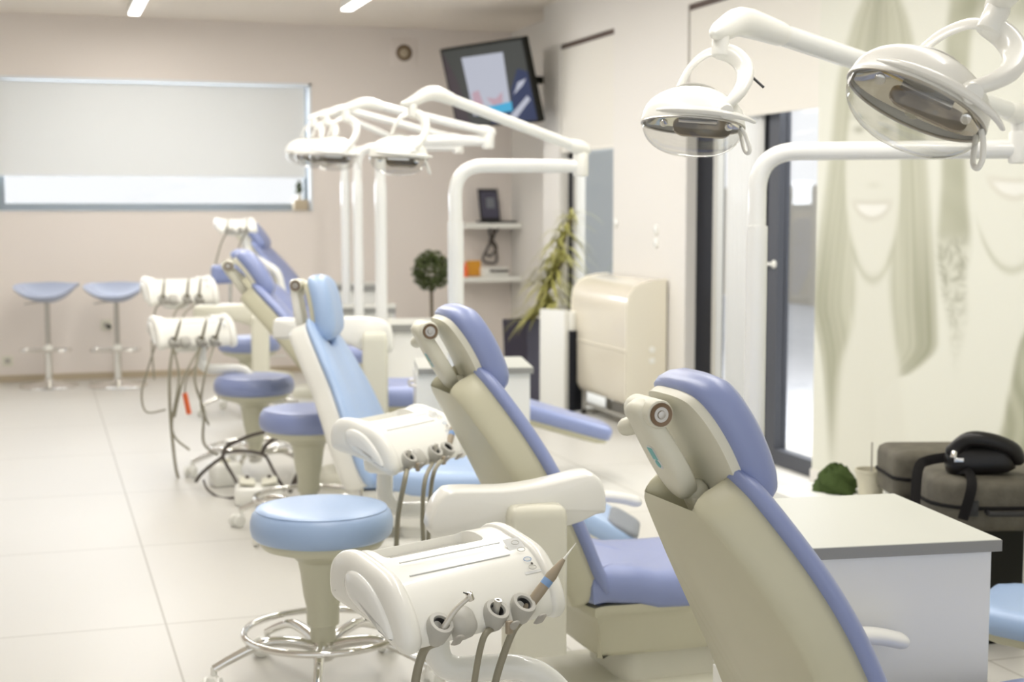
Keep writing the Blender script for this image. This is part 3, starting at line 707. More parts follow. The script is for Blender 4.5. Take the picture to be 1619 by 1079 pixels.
# ------------------------------------------------------------------ operating light on a bent pole
def light_head(r, loc, s=1.0, tilt=None, heat='reflector'):
    """local +x along the long side; loc in the parent's space; tilt a 3x3"""
    T = Matrix.Translation(loc) @ tilt.to_4x4() @ Matrix.Scale(s, 4)
    A, B, H = .118, .085, .080
    bm = NB(); prof = []
    for k in range(9):
        t = k/8*PI/2; prof.append((cos(t), sin(t)*H))
    prof = [(1.0, -.012), (1.012, -.006)]+prof
    lathe(bm, [(p[0] if p[0] > 1e-3 else 0, p[1]) for p in prof], 40, T, A, B)
    for f in [f for f in bm.faces if len(f.verts) > 4]: bm.faces.remove(f)
    hs = obj('lamp_housing', bm, 'white', r, sharp=60)
    # raised rib over the dome
    bm = NB(); pts = [T @ Vector((A*.72*cos(t), -.012, H*1.02*sin(t)+.002)) for t in [PI*k/16 for k in range(1, 16)]]
    tube(bm, pts, .0035*s, 8); obj('housing_seam', bm, 'grey_light', hs)
    bm = NB()
    prof = [(1.0, -.008)]+[(max(cos(t), 0)**.75 if cos(t) > 1e-3 else 0, -.008-sin(t)*.072) for t in [k/10*PI/2 for k in range(1, 11)]]
    lathe(bm, prof, 40, T, A*.985, B*.985); bm.faces.ensure_lookup_table()
    bmesh.ops.delete(bm, geom=[f for f in bm.faces if len(f.verts) > 4], context='FACES_ONLY')
    obj('clear_lens', bm, 'lens', r, sharp=80)
    # glass rim
    bm = NB(); tube(bm, [T @ Vector((A*.99*cos(t), B*.99*sin(t), -.010)) for t in [2*PI*k/48 for k in range(48)]], .0028*s, 8, closed=True); obj('lens_rim', bm, 'steel', r)
    # curved reflector, bulb and shield
    bm = NB(); n, m_ = 14, 10; g = []
    for i in range(n+1):
        x = -1+2*i/n; row = []
        for j in range(m_+1):
            y = -1+2*j/m_
            row.append(bm.verts.new(T @ Vector((x*A*.90, y*B*.88*math.sqrt(max(.02, 1-x*x*.93)), .050-.052*(x*x)-.046*y*y*(1-x*x*.9)))))
        g.append(row)
    for i in range(n):
        for j in range(m_): bm.faces.new((g[i][j], g[i+1][j], g[i+1][j+1], g[i][j+1]))
    rf = obj('reflector', bm, heat, r, sharp=80)
    bm = NB(); pad(bm, rrect(.130, .062, .026), [(0, 1, 0), (0, 1, .004)], T @ Matrix.Translation((.018, -.030, -.022)) @ Matrix.Rotation(rad(55), 4, 'X')); obj('bulb_shield', bm, 'lamp_shield', r, sharp=60)
    bm = NB(); cyl(bm, T @ Vector((0, 0, .02)), T @ Vector((0, 0, -.030)), .010*s, 16); obj('bulb_holder', bm, 'chrome', r)
    bm = NB(); box(bm, (0, 0, 0), (.085, .012, .016)); bmesh.ops.transform(bm, verts=bm.verts, matrix=T @ Matrix.Translation((.005, -B*.72, -.012))); obj('sparkle_block', bm, 'chrome', r, smooth=False)  # chrome block added behind the lens to give it sparkle
    bm = NB(); pad(bm, rrect(.050, .022, .009), [(0, 1, 0), (0, 1, .003)], T @ Matrix.Translation((-.048, -.028, .004)) @ Matrix.Rotation(rad(30), 4, 'X')); obj('colour_filter', bm, 'reflector_warm', rf, sharp=60)
    for sx in (-.07, .075):
        bm = NB(); cyl(bm, T @ Vector((sx, -B*.62, -.018)), T @ Vector((sx, -B*.70, -.024)), .009*s, 16, .002); obj('screw', bm, 'chrome', r)
    # front bar along the near side
    bm = NB(); pts = []
    for k in range(13):
        t = rad(215+k*(335-215)/12); pts.append(T @ Vector((A*1.06*cos(t)+.02, B*1.08*sin(t), .008-.010*(k/12))))
    rounded_tube(bm, pts, [s*(.006+.006*sin(PI*min(1, (k+1)/13))) for k in range(13)], 12, flat=.7); obj('front_bar', bm, 'white', r)
    # looped handles at both short ends
    for sx in (1,):
        bm = NB()
        pts = spline([(sx*A*.90, -.028, -.015), (sx*(A-.002), -.03, -.030), (sx*(A+.010), -.026, -.058), (sx*(A+.010), -.012, -.068), (sx*(A+.002), .0, -.058), (sx*(A-.006), .004, -.030), (sx*A*.90, .004, -.012)], 5)
        tube(bm, [T @ p for p in pts], .0048*s, 10); obj('handle', bm, 'white' if s > 0 else 'grey', r)
    return T
def fork(r, T, s=1.0):
    """ring shaped yoke carrying the head: thick limb on +x, flat limb on -x"""
    bm = NB()
    pts = spline([(.058, -.078, .016), (.085, -.07, .045), (.105, -.05, .085), (.105, -.02, .130), (.080, 0, .160), (.045, .004, .170)], 6)
    tube(bm, [T @ p for p in pts], [s*(.011+.011*sin(PI*.62*i/len(pts)+.35)) for i in range(len(pts))], 14, flat=.75); y = obj('yoke_arm', bm, 'white', r)
    bm = NB()
    pts = spline([(-.045, .055, .04), (-.035, .055, .085), (-.012, .035, .135), (.02, .012, .162), (.055, .004, .170)], 6)
    tube(bm, [T @ p for p in pts], [s*.017]*len(pts), 14, flat=.35); obj('yoke_arm', bm, 'white', r)
    bm = NB(); box(bm, (0, 0, 0), (.001, .001, .001)); bm.free()
    bm = NB(); cyl(bm, T @ Vector((.05, 0, .155)), T @ Vector((.05, 0, .205)), .02*s, 20, .003); obj('yoke_swivel', bm, 'white', r)
    bm = NB(); cyl(bm, T @ Vector((.066, -.092, .004)), T @ Vector((.060, -.070, .016)), .017*s, 18, .003); obj('yoke_joint', bm, 'white', r)
    return T @ Vector((.05, 0, .205))
def Rm(yaw, pitch=0, roll=0):
    return (Matrix.Rotation(rad(yaw), 3, 'Z') @ Matrix.Rotation(rad(pitch), 3, 'X') @ Matrix.Rotation(rad(roll), 3, 'Y'))
def operating_light(base, corner_z, end, joint_z, tip, head_loc, tilt, label, s=1.0, rp=.031, ra=.023, heat='reflector'):
    """base: floor point of the pole; end: point where the horizontal pipe ends; tip: upper end of the arm"""
    r = empty('operating_light', (base.x, base.y, 0), 0, label, 'operating light')
    O = Vector((base.x, base.y, 0)); e = Vector(end)-O; e.z = corner_z; tp = Vector(tip)-O; hc = Vector(head_loc)-O; T0 = tilt.to_4x4() @ Matrix.Scale(s, 4); hl = hc+(T0 @ Vector((.05, 0, .205))); tp.z = hl.z+.045
    bm = NB(); dirn = Vector((e.x, e.y, 0)).normalized()
    cyl(bm, (0, 0, 0), (0, 0, .03), .11, 32, .006); obj('base_flange', bm, 'white_metal', r)
    bm = NB(); cyl(bm, (0, 0, .02), (0, 0, corner_z-.24), rp*1.12, 24); obj('lower_post', bm, 'white_metal', r)
    bm = NB(); tube(bm, fillet([(0, 0, corner_z-.26), (0, 0, corner_z), e], .14, 10), rp*.95, 24); obj('bent_pipe', bm, 'white_metal', r)
    bm = NB(); cyl(bm, e+Vector((0, 0, -.045)), e+Vector((0, 0, .055)), .034, 24, .008); obj('pipe_joint', bm, 'white', r)
    j = e+Vector((0, 0, joint_z))
    bm = NB(); v = (tp-j)
    rounded_tube(bm, [j+v*-.03, j+v*.02, j+v*.07], [.03, .034, .027], 16); rounded_tube(bm, [e+Vector((0, 0, .03)), j], [.026, .03], 14); obj('arm_elbow', bm, 'white', r)
    bm = NB(); tube(bm, [j+v*.04, j+v*.93], ra, 20); obj('spring_arm', bm, 'white_metal', r)
    # nose of the arm: tapered and dropping to the swivel
    h2 = hl
    hd = Vector((hl.x-tp.x, hl.y-tp.y, 0))
    bm = NB(); pts = spline([j+v*.90, tp, tp+hd*.45+Vector((0, 0, -.006)), Vector((hl.x, hl.y, tp.z-.035)), Vector((hl.x, hl.y, tp.z-.045))+hd.normalized()*.045], 5)
    rr = [ra*1.1, ra*1.35, ra*1.25, ra*.95, ra*.35]
    rounded_tube(bm, pts, [np.interp(i/(len(pts)-1)*4, range(5), rr) for i in range(len(pts))], 16); obj('arm_nose', bm, 'white', r)
    top = Vector((hl.x, hl.y, tp.z-.045))
    c = hc
    T = light_head(r, c, s, tilt, heat); fork(r, T, s)
    return r
# second light (arm of the pole at column 1190)
b1 = PZ(1187, 4.75, 0)
e1 = P(1612, 243, 4.55)
L1 = operating_light(b1, P(1187, 240, 4.75).z, e1, .105, P(1183, 32, 3.72), P(1096, 192, 3.55), Rm(-20, -10, 4), 'operating light with ring yoke hanging at upper right centre, on the long sloping white arm', s=1.06, ra=.028)
bm = NB(); tube(bm, [P(1184, 117, 3.55)-b1, P(1207, 138, 3.52)-b1], .0035, 8); obj('lock_lever', bm, 'dark', L1)
# first light, big and tilted; its pole stands outside the frame on the right
b0 = Vector((2.75, 1.75, 0))
operating_light(b0, 1.58, Vector((2.1, 1.35, 1.58)), .11, P(1640, -60, 2.3), P(1452, 158, 2.4), Rm(-20, -17, 27), 'nearest operating light with big clear lens, tilted, top right corner', s=1.02)
b2 = PZ(722, 6.3, 0)
operating_light(b2, P(722, 262, 6.3).z, P(918, 262, 6.35), .075, P(690, 162, 5.9), P(630, 246, 5.85), Rm(-18, 0, 2), 'operating light in front of the television, its bent pole left of the wall shelves', s=1.0)
b3 = PZ(605, 8.4, 0)
operating_light(b3, P(605, 224, 8.4).z, P(772, 223, 8.3), .05, P(585, 184, 8.1), P(528, 243, 8.0), Rm(-18, 0, 2), 'operating light whose pole stands left of the topiary tree, behind the television one', s=1.15)
b4 = PZ(569, 10.0, 0)
operating_light(b4, P(569, 233, 10).z, P(725, 233, 9.9), .05, P(548, 200, 9.6), P(500, 243, 9.5), Rm(-20, 0, 2), 'far operating light beside the corner of the back window', s=1.2)
b5 = PZ(549, 11.4, 0)
operating_light(b5, P(549, 238, 11.4).z, P(640, 238, 11.2), .05, P(530, 205, 10.9), P(482, 240, 10.8), Rm(-20, 0, 2), 'farthest operating light, partly over the back window edge', s=1.2, heat='reflector_warm')

# ------------------------------------------------------------------ instrument delivery trays
def delivery_tray(px, py, d, rz, tube_pts, label, s=1.0, full=True, hoses=(), inst=True, insts=None, tilt=0):
    o = P(px, py, d)
    r = empty('instrument_tray', o, rad(rz), label, 'instrument tray')
    if s != 1.0: r.scale = (s, s, s)
    W = .41
    prof = [(.135, -.02), (.150, .0), (.150, .035), (.135, .062), (.105, .078), (.06, .082), (.01, .074), (-.05, .050), (-.10, .015), (-.135, -.025), (-.152, -.062), (-.150, -.082), (-.132, -.092), (-.08, -.078), (0, -.05), (.08, -.030)]
    YS = .80; prof = [(a*YS if a > 0 else -.15+(a+.15)*YS, b) for a, b in prof]
    sp = [(p.x, p.y) for p in spline([(a, b, 0) for a, b in prof], 4, True)]
    my = frame((-W/2, 0, 0), Vector((0, 1, 0)), Vector((0, 0, 1)), Vector((1, 0, 0)))
    bm = NB(); prism(bm, sp, my, W)
    body = obj('tray_body', bm, 'white', r)
    cut = NB(); R_ = Matrix.Rotation(rad(-4), 3, 'X')
    prism(cut, rrect(.29, .096, .018, 5), frame((-.02, .050, .050), Vector((1, 0, 0)), R_ @ Vector((0, 1, 0)), R_ @ Vector((0, 0, 1))), .08)
    boolean(body, cut)
    md = body.modifiers.new('bevel', 'BEVEL'); md.width = .004; md.segments = 3; md.limit_method = 'ANGLE'; md.angle_limit = rad(40)
    for p in body.data.polygons: p.use_smooth = True
    bm = NB(); pad(bm, rrect(.282, .088, .015), [(0, 1, .0505), (0, 1, .0515)], frame((-.02, .050, -.002), Vector((1, 0, 0)), Vector((0, 1, 0)), Vector((0, 0, 1)))); obj('tray_liner', bm, 'grey_light', r)
    # end caps, bulged
    for sx in (-1, 1):
        mm = frame((sx*W/2, 0, 0), Vector((0, 1, 0)), Vector((0, 0, 1)), Vector((sx, 0, 0)))
        k = 1
        bm = NB(); pad(bm, sp, [(-.004, 1, -.012), (-.008, 1, 0), (-.008, 1, .014), (-.002, 1, .026), (.012, 1, .034), (.022, .9, .036), (.022, .3, .037)], mm, (.0, .005)); ec = obj('end_cap', bm, 'white', r, sharp=75)
        if sx < 0:
            oval = [(p.x*.8-.028, p.y) for p in spline([(.09, .045, 0), (.05, .056, 0), (-.02, .035, 0), (-.08, -.012, 0), (-.115, -.060, 0), (-.10, -.066, 0), (-.04, -.045, 0), (.05, -.018, 0), (.09, .01, 0)], 4, True)]
            bm = NB(); pad(bm, oval, [(0, 1, .034), (0, 1, .040), (.006, 1, .046), (.016, .8, .050)], mm, (-.01, .0)); obj('cap_inlay', bm, 'white_metal', ec, sharp=60)
    # horizontal ridges on the sloping front
    def on_slope(x, t, h=0):   # t 0 top .. 1 bottom of the front slope
        y0_ = -.005-.12*t; z = np.interp(-y0_, [.0, .05, .10, .135], [.0755, .0525, .0165, -.024]); y = -.15+(y0_+.15)*YS
        n = Vector((0, -.68, .73)); return Vector((x, y, z))+n*h
    for t in (.05, .42):
        bm = NB(); tube(bm, [on_slope(-.16, t, .0002), on_slope(.13, t, .0002)], .0018, 6); obj('body_groove', bm, 'sticker', body)
    # key panel
    if full:
        bm = NB()
        a, b_, c, dd = on_slope(.142, .0, .0015), on_slope(.192, .0, .0015), on_slope(.192, .86, .0015), on_slope(.142, .86, .0015)
        vs = [bm.verts.new(v) for v in (a, b_, c, dd)]; bm.faces.new(vs)
        bmesh.ops.solidify(bm, geom=bm.faces[:], thickness=.001); pn = obj('key_panel', bm, 'sticker', r, smooth=False)
        for t, mt in ((.16, 'grey_light'), (.38, 'grey_light'), (.6, 'sticker_blue'), (.78, 'grey_light')):
            bm = NB(); c0 = on_slope(.167, t, .0045); n = Vector((0, -.62, .78)); ux = Vector((1, 0, 0))
            tube(bm, [c0+ux*.011*cos(q)+n.cross(ux)*.006*sin(q) for q in [2*PI*k/20 for k in range(20)]], .0008, 6, closed=True); obj('key_outline', bm, mt, pn)
        bm = NB(); lathe(bm, [(0, 0), (.003, 0), (.003, .001), (0, .001)], 12, frame(on_slope(.173, .70, .003), Vector((1, 0, 0)), Vector((0, .78, .62)), Vector((0, -.62, .78)))); obj('key_mark', bm, 'cable', pn)
    # holders along the lower front edge
    ax = Vector((0, -.62, .78)).normalized()     # holder axis, pointing up and forward
    xs = (-.145, -.075, .015, .095)
    for i, x in enumerate(xs):
        c = Vector((x, -.158, -.065))
        if i == 1:
            bm = NB(); oc = rrect(.072, .074, .03)
            pad(bm, oc, [(.002, 1, -.02), (0, 1, 0), (.004, 1, .012), (.014, .9, .018), (.02, .5, .021)], frame(c+Vector((0, .012, .01)), Vector((1, 0, 0)), Vector((0, .55, .83)), Vector((0, -.83, .55)))); obj('holder_blank', bm, 'grey_light', r, sharp=60)
            continue
        hold = None
        bm = NB(); m_ = frame(c-ax*.022+Vector((0, .012, .004)), Vector((1, 0, 0)), ax.cross(Vector((1, 0, 0))), ax)
        prf = [(.017, .0), (.024, .0), (.029, .010), (.030, .046), (.027, .052), (.019, .052), (.0175, .049)]
        lathe(bm, prf+[(.0165, .0)], 28, m_)
        bm.faces.ensure_lookup_table()
        for f in [f for f in bm.faces if len(f.verts) > 4]: bm.faces.remove(f)
        hold = obj('holder', bm, 'grey_light', r, sharp=60)
        bm = NB(); lathe(bm, [(0, .002), (.0165, .002), (.0165, .047), (.0150, .047), (.0150, .010), (0, .010)], 24, m_); obj('holder_liner', bm, 'dark', hold)
        bm = NB(); pad(bm, rrect(.020, .034, .008), [(0, 1, 0), (0, 1, .006), (.004, 1, .010)], frame(c+ax*.012+Vector((.018, -.026, -.018)), Vector((1, 0, 0)), ax, Vector((.3, -.9, 0)).normalized())); obj('holder_clip', bm, 'grey', hold)
    # instruments: (holder index, kind, direction)
    if inst:
        for (i, kind, dv) in (insts or ((0, 'drill', (.55, -.18, .82)), (2, 'syringe', (.0, -.3, .95)), (3, 'scaler', (.62, -.22, .76)))):
            x = xs[i]; c = Vector((x, -.158, -.065)); dv = Vector(dv).normalized()
            b0_ = c-ax*.02
            if kind == 'drill':
                bm = NB(); k = spline([b0_, b0_+ax*.03+dv*.004, b0_+ax*.035+dv*.035, b0_+ax*.035+dv*.058+Vector((.004, -.002, 0)), b0_+ax*.035+dv*.070+Vector((.020, -.006, .006))], 5)
                tube(bm, k, [.0085-.004*(q/len(k)) for q in range(len(k))], 14); h = obj('drill_handpiece', bm, 'hand_light', r)
                e = k[-1]; bm = NB(); cyl(bm, e+Vector((.006, 0, -.006)), e+Vector((-.001, 0, .010)), .0085, 18, .002); obj('drill_head', bm, 'chrome', h)
                bm = NB(); tube(bm, [e+Vector((-.002, 0, .008)), e+Vector((-.016, 0, .014))], .0014, 8); obj('bur', bm, 'dark', h)
            elif kind == 'syringe':
                bm = NB(); lathe(bm, [(0, 0), (.008, 0), (.008, .05), (.0085, .062), (.0085, .066), (.0045, .066), (.0045, .058), (0, .058)], 18, frame(b0_, Vector((1, 0, 0)), dv.cross(Vector((1, 0, 0))).normalized(), dv)); h = obj('air_syringe', bm, 'hand_light', r)
                bm = NB(); lathe(bm, [(0, .0585), (.0043, .0585), (0, .0595)], 12, frame(b0_, Vector((1, 0, 0)), dv.cross(Vector((1, 0, 0))).normalized(), dv)); obj('syringe_bore', bm, 'dark', h)
                bm = NB(); box(bm, c+Vector((.012, -.03, -.012)), (.016, .012, .03)); obj('syringe_button', bm, 'hand', h, bevel=.003)
            elif kind == 'scaler':
                sd = dv; nx = sd.orthogonal().normalized(); m_ = frame(b0_, nx, sd.cross(nx), sd)
                bm = NB(); lathe(bm, [(0, -.01), (.007, 0), (.0115, .03), (.0125, .08), (.012, .095)], 20, m_); h = obj('scaler_handpiece', bm, 'hand', r)
                bm = NB(); lathe(bm, [(.0122, .095), (.0124, .096), (.0124, .110), (.0122, .111)], 20, m_); obj('scaler_band', bm, 'sticker_blue', h)
                bm = NB(); lathe(bm, [(.0122, .111), (.0128, .122), (.0105, .136), (.006, .162), (.0045, .168), (0, .168)], 20, m_); obj('scaler_nose', bm, 'hand', h)
                bm = NB(); tube(bm, [m_ @ Vector((0, 0, .165)), m_ @ Vector((.001, 0, .185)), m_ @ Vector((.003, .0, .215))], [.0032, .0024, .0008], 10); obj('scaler_tip', bm, 'white', h)
            elif kind == 'plain':
                bm = NB(); tube(bm, [b0_, b0_+dv*.05, b0_+dv*.13, b0_+dv*.17], [.007, .009, .008, .003], 12); obj('handpiece', bm, 'hose', r)
    # support block and arm below
    bm = NB(); pad(bm, rrect(.16, .14, .04), [(.01, .9, -.13), (.004, 1, -.12), (0, 1, -.09), (0, 1, -.04)], Matrix.Translation((-.02, .03, 0))); obj('tray_support', bm, 'white', r, sharp=60)
    inv = (Matrix.Translation(o) @ Matrix.Rotation(rad(rz), 4, 'Z') @ Matrix.Scale(s, 4)).inverted()
    if tube_pts:
        pts = [inv @ P(*q) for q in tube_pts]
        bm = NB(); tube(bm, fillet(pts, .09, 10), .027/s, 20); obj('support_arm', bm, 'white_metal', r)
    for hz in hoses:
        pts = [inv @ P(*q) for q in hz['pts']]
        if 'i' in hz: pts = [Vector((xs[hz['i']], -.158, -.075))-ax*.01]+pts
        bm = NB(); tube(bm, spline(pts, 6), hz.get('r', .0065)/s, 10); obj('hose', bm, hz.get('m', 'hose'), r)
    return r
T1 = delivery_tray(704, 916, 2.86, 24, [(690, 975, 2.90), (690, 1062, 2.90), (848, 1052, 2.92), (915, 1130, 2.95)], 'nearest instrument tray with handpieces in three holders, lower centre', s=.88,
    hoses=[dict(i=0, pts=[(670, 1030, 2.70), (655, 1090, 2.70), (650, 1180, 2.72)], r=.0085), dict(i=2, pts=[(764, 1010, 2.74), (750, 1080, 2.76), (742, 1170, 2.78)], r=.0065), dict(i=3, pts=[(808, 1005, 2.80), (783, 1080, 2.80), (770, 1170, 2.82)], r=.0075)])
T2 = delivery_tray(628, 690, 4.65, 40, [(610, 715, 4.70), (607, 808, 4.70), (720, 805, 4.75), (790, 830, 4.9)], 'instrument tray in the middle, above the round blue stool, one handpiece pointing up right', s=.88,
    insts=((0, 'syringe', (0, -.2, .9)), (2, 'syringe', (0, -.3, .95)), (3, 'scaler', (.62, .1, .80))),
    hoses=[dict(i=0, pts=[(640, 760, 4.40), (629, 820, 4.42), (626, 900, 4.5)], r=.008), dict(i=2, pts=[(672, 760, 4.45), (668, 820, 4.48), (672, 900, 4.5)], r=.007), dict(i=3, pts=[(688, 742, 4.48), (680, 790, 4.5), (676, 900, 4.5)], r=.007)])
T3 = delivery_tray(303, 522, 7.75, 8, [(318, 545, 7.7), (318, 584, 7.7), (395, 584, 7.65), (408, 655, 7.6), (450, 676, 7.5)], 'instrument tray at left with many dangling hoses, nearest of the far trays', s=.90,
    insts=((0, 'plain', (.2, -.2, .8)), (2, 'plain', (.1, -.2, .6)), (3, 'plain', (.2, -.2, .8))),
    hoses=[dict(i=0, pts=[(268, 600, 7.5), (272, 690, 7.5), (285, 762, 7.5), (320, 770, 7.5)], r=.008), dict(i=0, pts=[(283, 600, 7.5), (272, 680, 7.5), (300, 712, 7.5)], r=.006), dict(i=2, pts=[(308, 600, 7.5), (322, 650, 7.5), (322, 700, 7.5), (345, 720, 7.5)], r=.007), dict(i=3, pts=[(325, 590, 7.5), (318, 640, 7.5), (330, 672, 7.6)], r=.006), dict(i=2, pts=[(290, 600, 7.5), (276, 660, 7.5)], r=.006),
           dict(pts=[(246, 545, 7.6), (232, 590, 7.6), (224, 625, 7.6), (232, 652, 7.6), (262, 648, 7.6)], r=.005)])
T4 = delivery_tray(283, 458, 9.6, 8, [(320, 470, 9.6), (330, 486, 9.6), (400, 486, 9.5), (420, 560, 9.4)], 'instrument tray at left just above and behind the one with many dangling hoses', s=.98,
    insts=((0, 'plain', (.05, -.2, .9)), (2, 'plain', (.05, -.2, .9)), (3, 'plain', (.05, -.2, .9))),
    hoses=[dict(i=0, pts=[(246, 490, 9.4), (240, 540, 9.4), (244, 600, 9.4)], r=.006), dict(i=2, pts=[(275, 500, 9.4), (280, 560, 9.4)], r=.006), dict(i=3, pts=[(290, 500, 9.4), (296, 545, 9.4)], r=.006)])
T5 = delivery_tray(372, 356, 10.4, 8, [(385, 362, 10.4), (390, 400, 10.4), (440, 430, 10.35), (460, 520, 10.35)], 'farthest small white instrument tray just under the back window', s=.58, full=False,
    insts=((0, 'plain', (.05, -.2, .9)), (3, 'plain', (.05, -.2, .9))),
    hoses=[dict(i=0, pts=[(350, 385, 10.35), (340, 420, 10.35), (330, 450, 10.35)], r=.006), dict(i=3, pts=[(378, 390, 10.35), (372, 430, 10.35)], r=.005)])
# far white tray pieces beside the left one
# ------------------------------------------------------------------ side consoles
def side_console(px, py, d, rz, w, label, col_x, col_w=.15, h=.125, zlow=.28, reach=.4, shell='white', kind=0):
    o = P(px, py, d)     # top left corner of the beam
    r = empty('side_console', (o.x, o.y, 0), rad(rz), label, 'console')
    z = o.z
    prof = [(0, -h*.95), (.004, -h*.45), (.03, -.02), (.06, -.008), (w*.4, -.012), (w*.62, -.004), (w*.88, .018), (w*.95, .012), (w, -.018), (w+.006, -h*.65), (w-.02, -h*.72), (w*.8, -h*.92), (w*.5, -h), (w*.2, -h)]
    if kind: prof = [(0, -h*.55), (.004, -.02), (.03, -.004), (w*.3, -.006), (w*.5, 0), (w*.8, .0), (w*.95, -.02), (w, -.06), (w, -h), (w*.8, -h*1.02), (w*.6, -h*.75), (w*.3, -h*.65), (.02, -h*.62)]
    loop = densify([(p.x, p.y) for p in spline([(a, b, 0) for a, b in prof], 3, True)], .03)
    m = frame((0, .06, z), Vector((1, 0, 0)), Vector((0, 0, 1)), Vector((0, -1, 0)))
    bm = NB(); pad(bm, loop, [(.012, 1, 0), (.002, 1, .008), (0, 1, .02), (0, 1, .085), (.003, 1, .094), (.010, 1, .10)], m, (w/2, -h/2)); obj('console_beam', bm, 'white' if shell == 'white' else shell, r, sharp=60)
    bm = NB(); cw = col_w
    pad(bm, rrect(cw, .11, .018), [(0, 1, zlow), (0, 1, zlow+.01), (0, 1, z-h*.65), (.004, 1, z-h*.5), (.012, .98, z-h*.42), (.02, .9, z-h*.40)], Matrix.Translation((col_x, -.035, 0))); obj('console_column', bm, 'cream_light', r, sharp=60)
    bm = NB(); tube(bm, fillet([(col_x, 0, zlow+.05), (col_x, .18, zlow+.03), (col_x+.1, reach, zlow-.02)], .06), .035, 16); obj('console_bracket', bm, 'cream_light', r)
    return r
side_console(678, 768, 3.58, -4, .448, 'white side console beam on a cream column in front of the second dental chair', .262, reach=.55)
side_console(432, 502, 6.7, -16, .545, 'white side console arm between the light blue chair and the reclined chair', .47, col_w=.115, h=.16, zlow=.35, kind=1, reach=.36)
side_console(306, 482, 8.7, -16, .46, 'far cream side console arm right of the tray with many hoses', .40, col_w=.10, h=.14, zlow=.35, kind=1, reach=.5, shell='cream_light')

# ------------------------------------------------------------------ round stools
def stool(px, d, seat_top, label, seat_mat='vinyl', rz=0, base='chrome', cast='white', back=False, ringz=.152, group=None):
    o = PZ(px, d, 0)
    r = empty('dental_stool', o, rad(rz), label, 'stool', group)
    Z = seat_top
    prof = [(0, Z+.004), (.12, Z+.003), (.170, Z-.003), (.190, Z-.010), (.203, Z-.024), (.2095, Z-.045), (.210, Z-.066), (.206, Z-.084), (.196, Z-.094), (.182, Z-.098), (0, Z-.098)]
    bm = NB(); lathe(bm, prof, 56); st = obj('seat', bm, seat_mat, r, sharp=70)
    bm = NB(); tube(bm, [(.1905*cos(2*PI*k/56), .1905*sin(2*PI*k/56), Z-.0103) for k in range(56)], .0022, 6, closed=True); obj('seat_piping', bm, seat_mat, st)
    bm = NB(); lathe(bm, [(0, Z-.095), (.184, Z-.095), (.186, Z-.104), (.176, Z-.120), (.12, Z-.138), (.088, Z-.150), (.074, Z-.165), (0, Z-.165)], 48); obj('seat_pan', bm, 'pedestal', r, sharp=50)
    bm = NB(); lathe(bm, [(0, Z-.15), (.074, Z-.16), (.066, Z-.20), (.057, Z-.27), (.049, Z-.305), (.048, .175), (.038, .17), (.038, .125), (0, .125)], 32); obj('column_cover', bm, 'pedestal', r, sharp=40)
    bm = NB(); tube(bm, spline([(.07, -.06, Z-.145), (.13, -.11, Z-.138), (.19, -.16, Z-.132)], 4), .006, 8); obj('height_lever', bm, 'white', r)
    bm = NB(); lathe(bm, [(0, .13), (.030, .13), (.036, .12), (.038, .10), (.036, .075), (.028, .065), (0, .065)], 28); obj('hub', bm, base, r, sharp=50)
    bm = NB(); tube(bm, [(.232*cos(2*PI*k/64), .232*sin(2*PI*k/64), ringz) for k in range(64)], .0105, 12, closed=True); obj('foot_ring', bm, base, r)
    for k in range(5):
        t = 2*PI*k/5+.35; dx, dy = cos(t), sin(t)
        bm = NB(); pts = spline([(dx*.02, dy*.02, .105), (dx*.08, dy*.08, .125), (dx*.17, dy*.17, .135), (dx*.26, dy*.26, .105), (dx*.325, dy*.325, .075)], 5)
        tube(bm, pts, [.018-.006*i/len(pts) for i in range(len(pts))], 12); lg = obj('leg', bm, base, r)
        cx, cy = dx*.325, dy*.325
        q = t+1.1; ux, uy = cos(q), sin(q)
        bm = NB(); cyl(bm, (cx, cy, .05), (cx, cy, .082), .009, 12); pad(bm, rrect(.034, .03, .010), [(0, 1, .034), (0, 1, .052), (.006, 1, .058)], Matrix.Translation((cx+ux*.008, cy+uy*.008, 0)) @ Matrix.Rotation(q, 4, 'Z')); ca = obj('caster', bm, cast, lg, sharp=50)
        for s in (-1, 1):
            bm = NB(); c = Vector((cx+ux*.02-uy*.011*s, cy+uy*.02+ux*.011*s, .0285)); n = Vector((-uy*s, ux*s, 0))
            cyl(bm, c, c+n*.016, .0285, 22, .005)
            ob_ = obj('caster_wheel', bm, cast, lg)
    if back:
        bm = NB(); tube(bm, fillet([(0, .15, Z-.11), (0, .26, Z-.09), (0, .25, Z+.38)], .05), .014, 12); obj('back_post', bm, base, r)
        bm = NB(); pad(bm, rrect(.30, .13, .03), [(.01, 1, -.02), (0, 1, -.012), (0, 1, .012), (.008, 1, .024), (.03, .8, .028)], frame((0, .235, Z+.42), Vector((1, 0, 0)), Vector((0, 0, 1)), Vector((0, -1, 0)))); obj('backrest', bm, seat_mat, r, sharp=60)
    return r
stool(512, 4.22, .533, 'nearest round light blue stool on a chrome five-legged base with foot ring', 'vinyl_light', rz=20)
stool(489, 6.25, .545, 'blue round stool half hidden by the light blue upright dental chair', 'vinyl', rz=55)
stool(404, 7.6, .53, 'far round blue stool with dark cables under it, below the hose tray', 'vinyl', rz=10)
stool(396, 9.9, .53, 'farthest stool, blue with a small rectangular backrest', 'vinyl', rz=22, back=True)

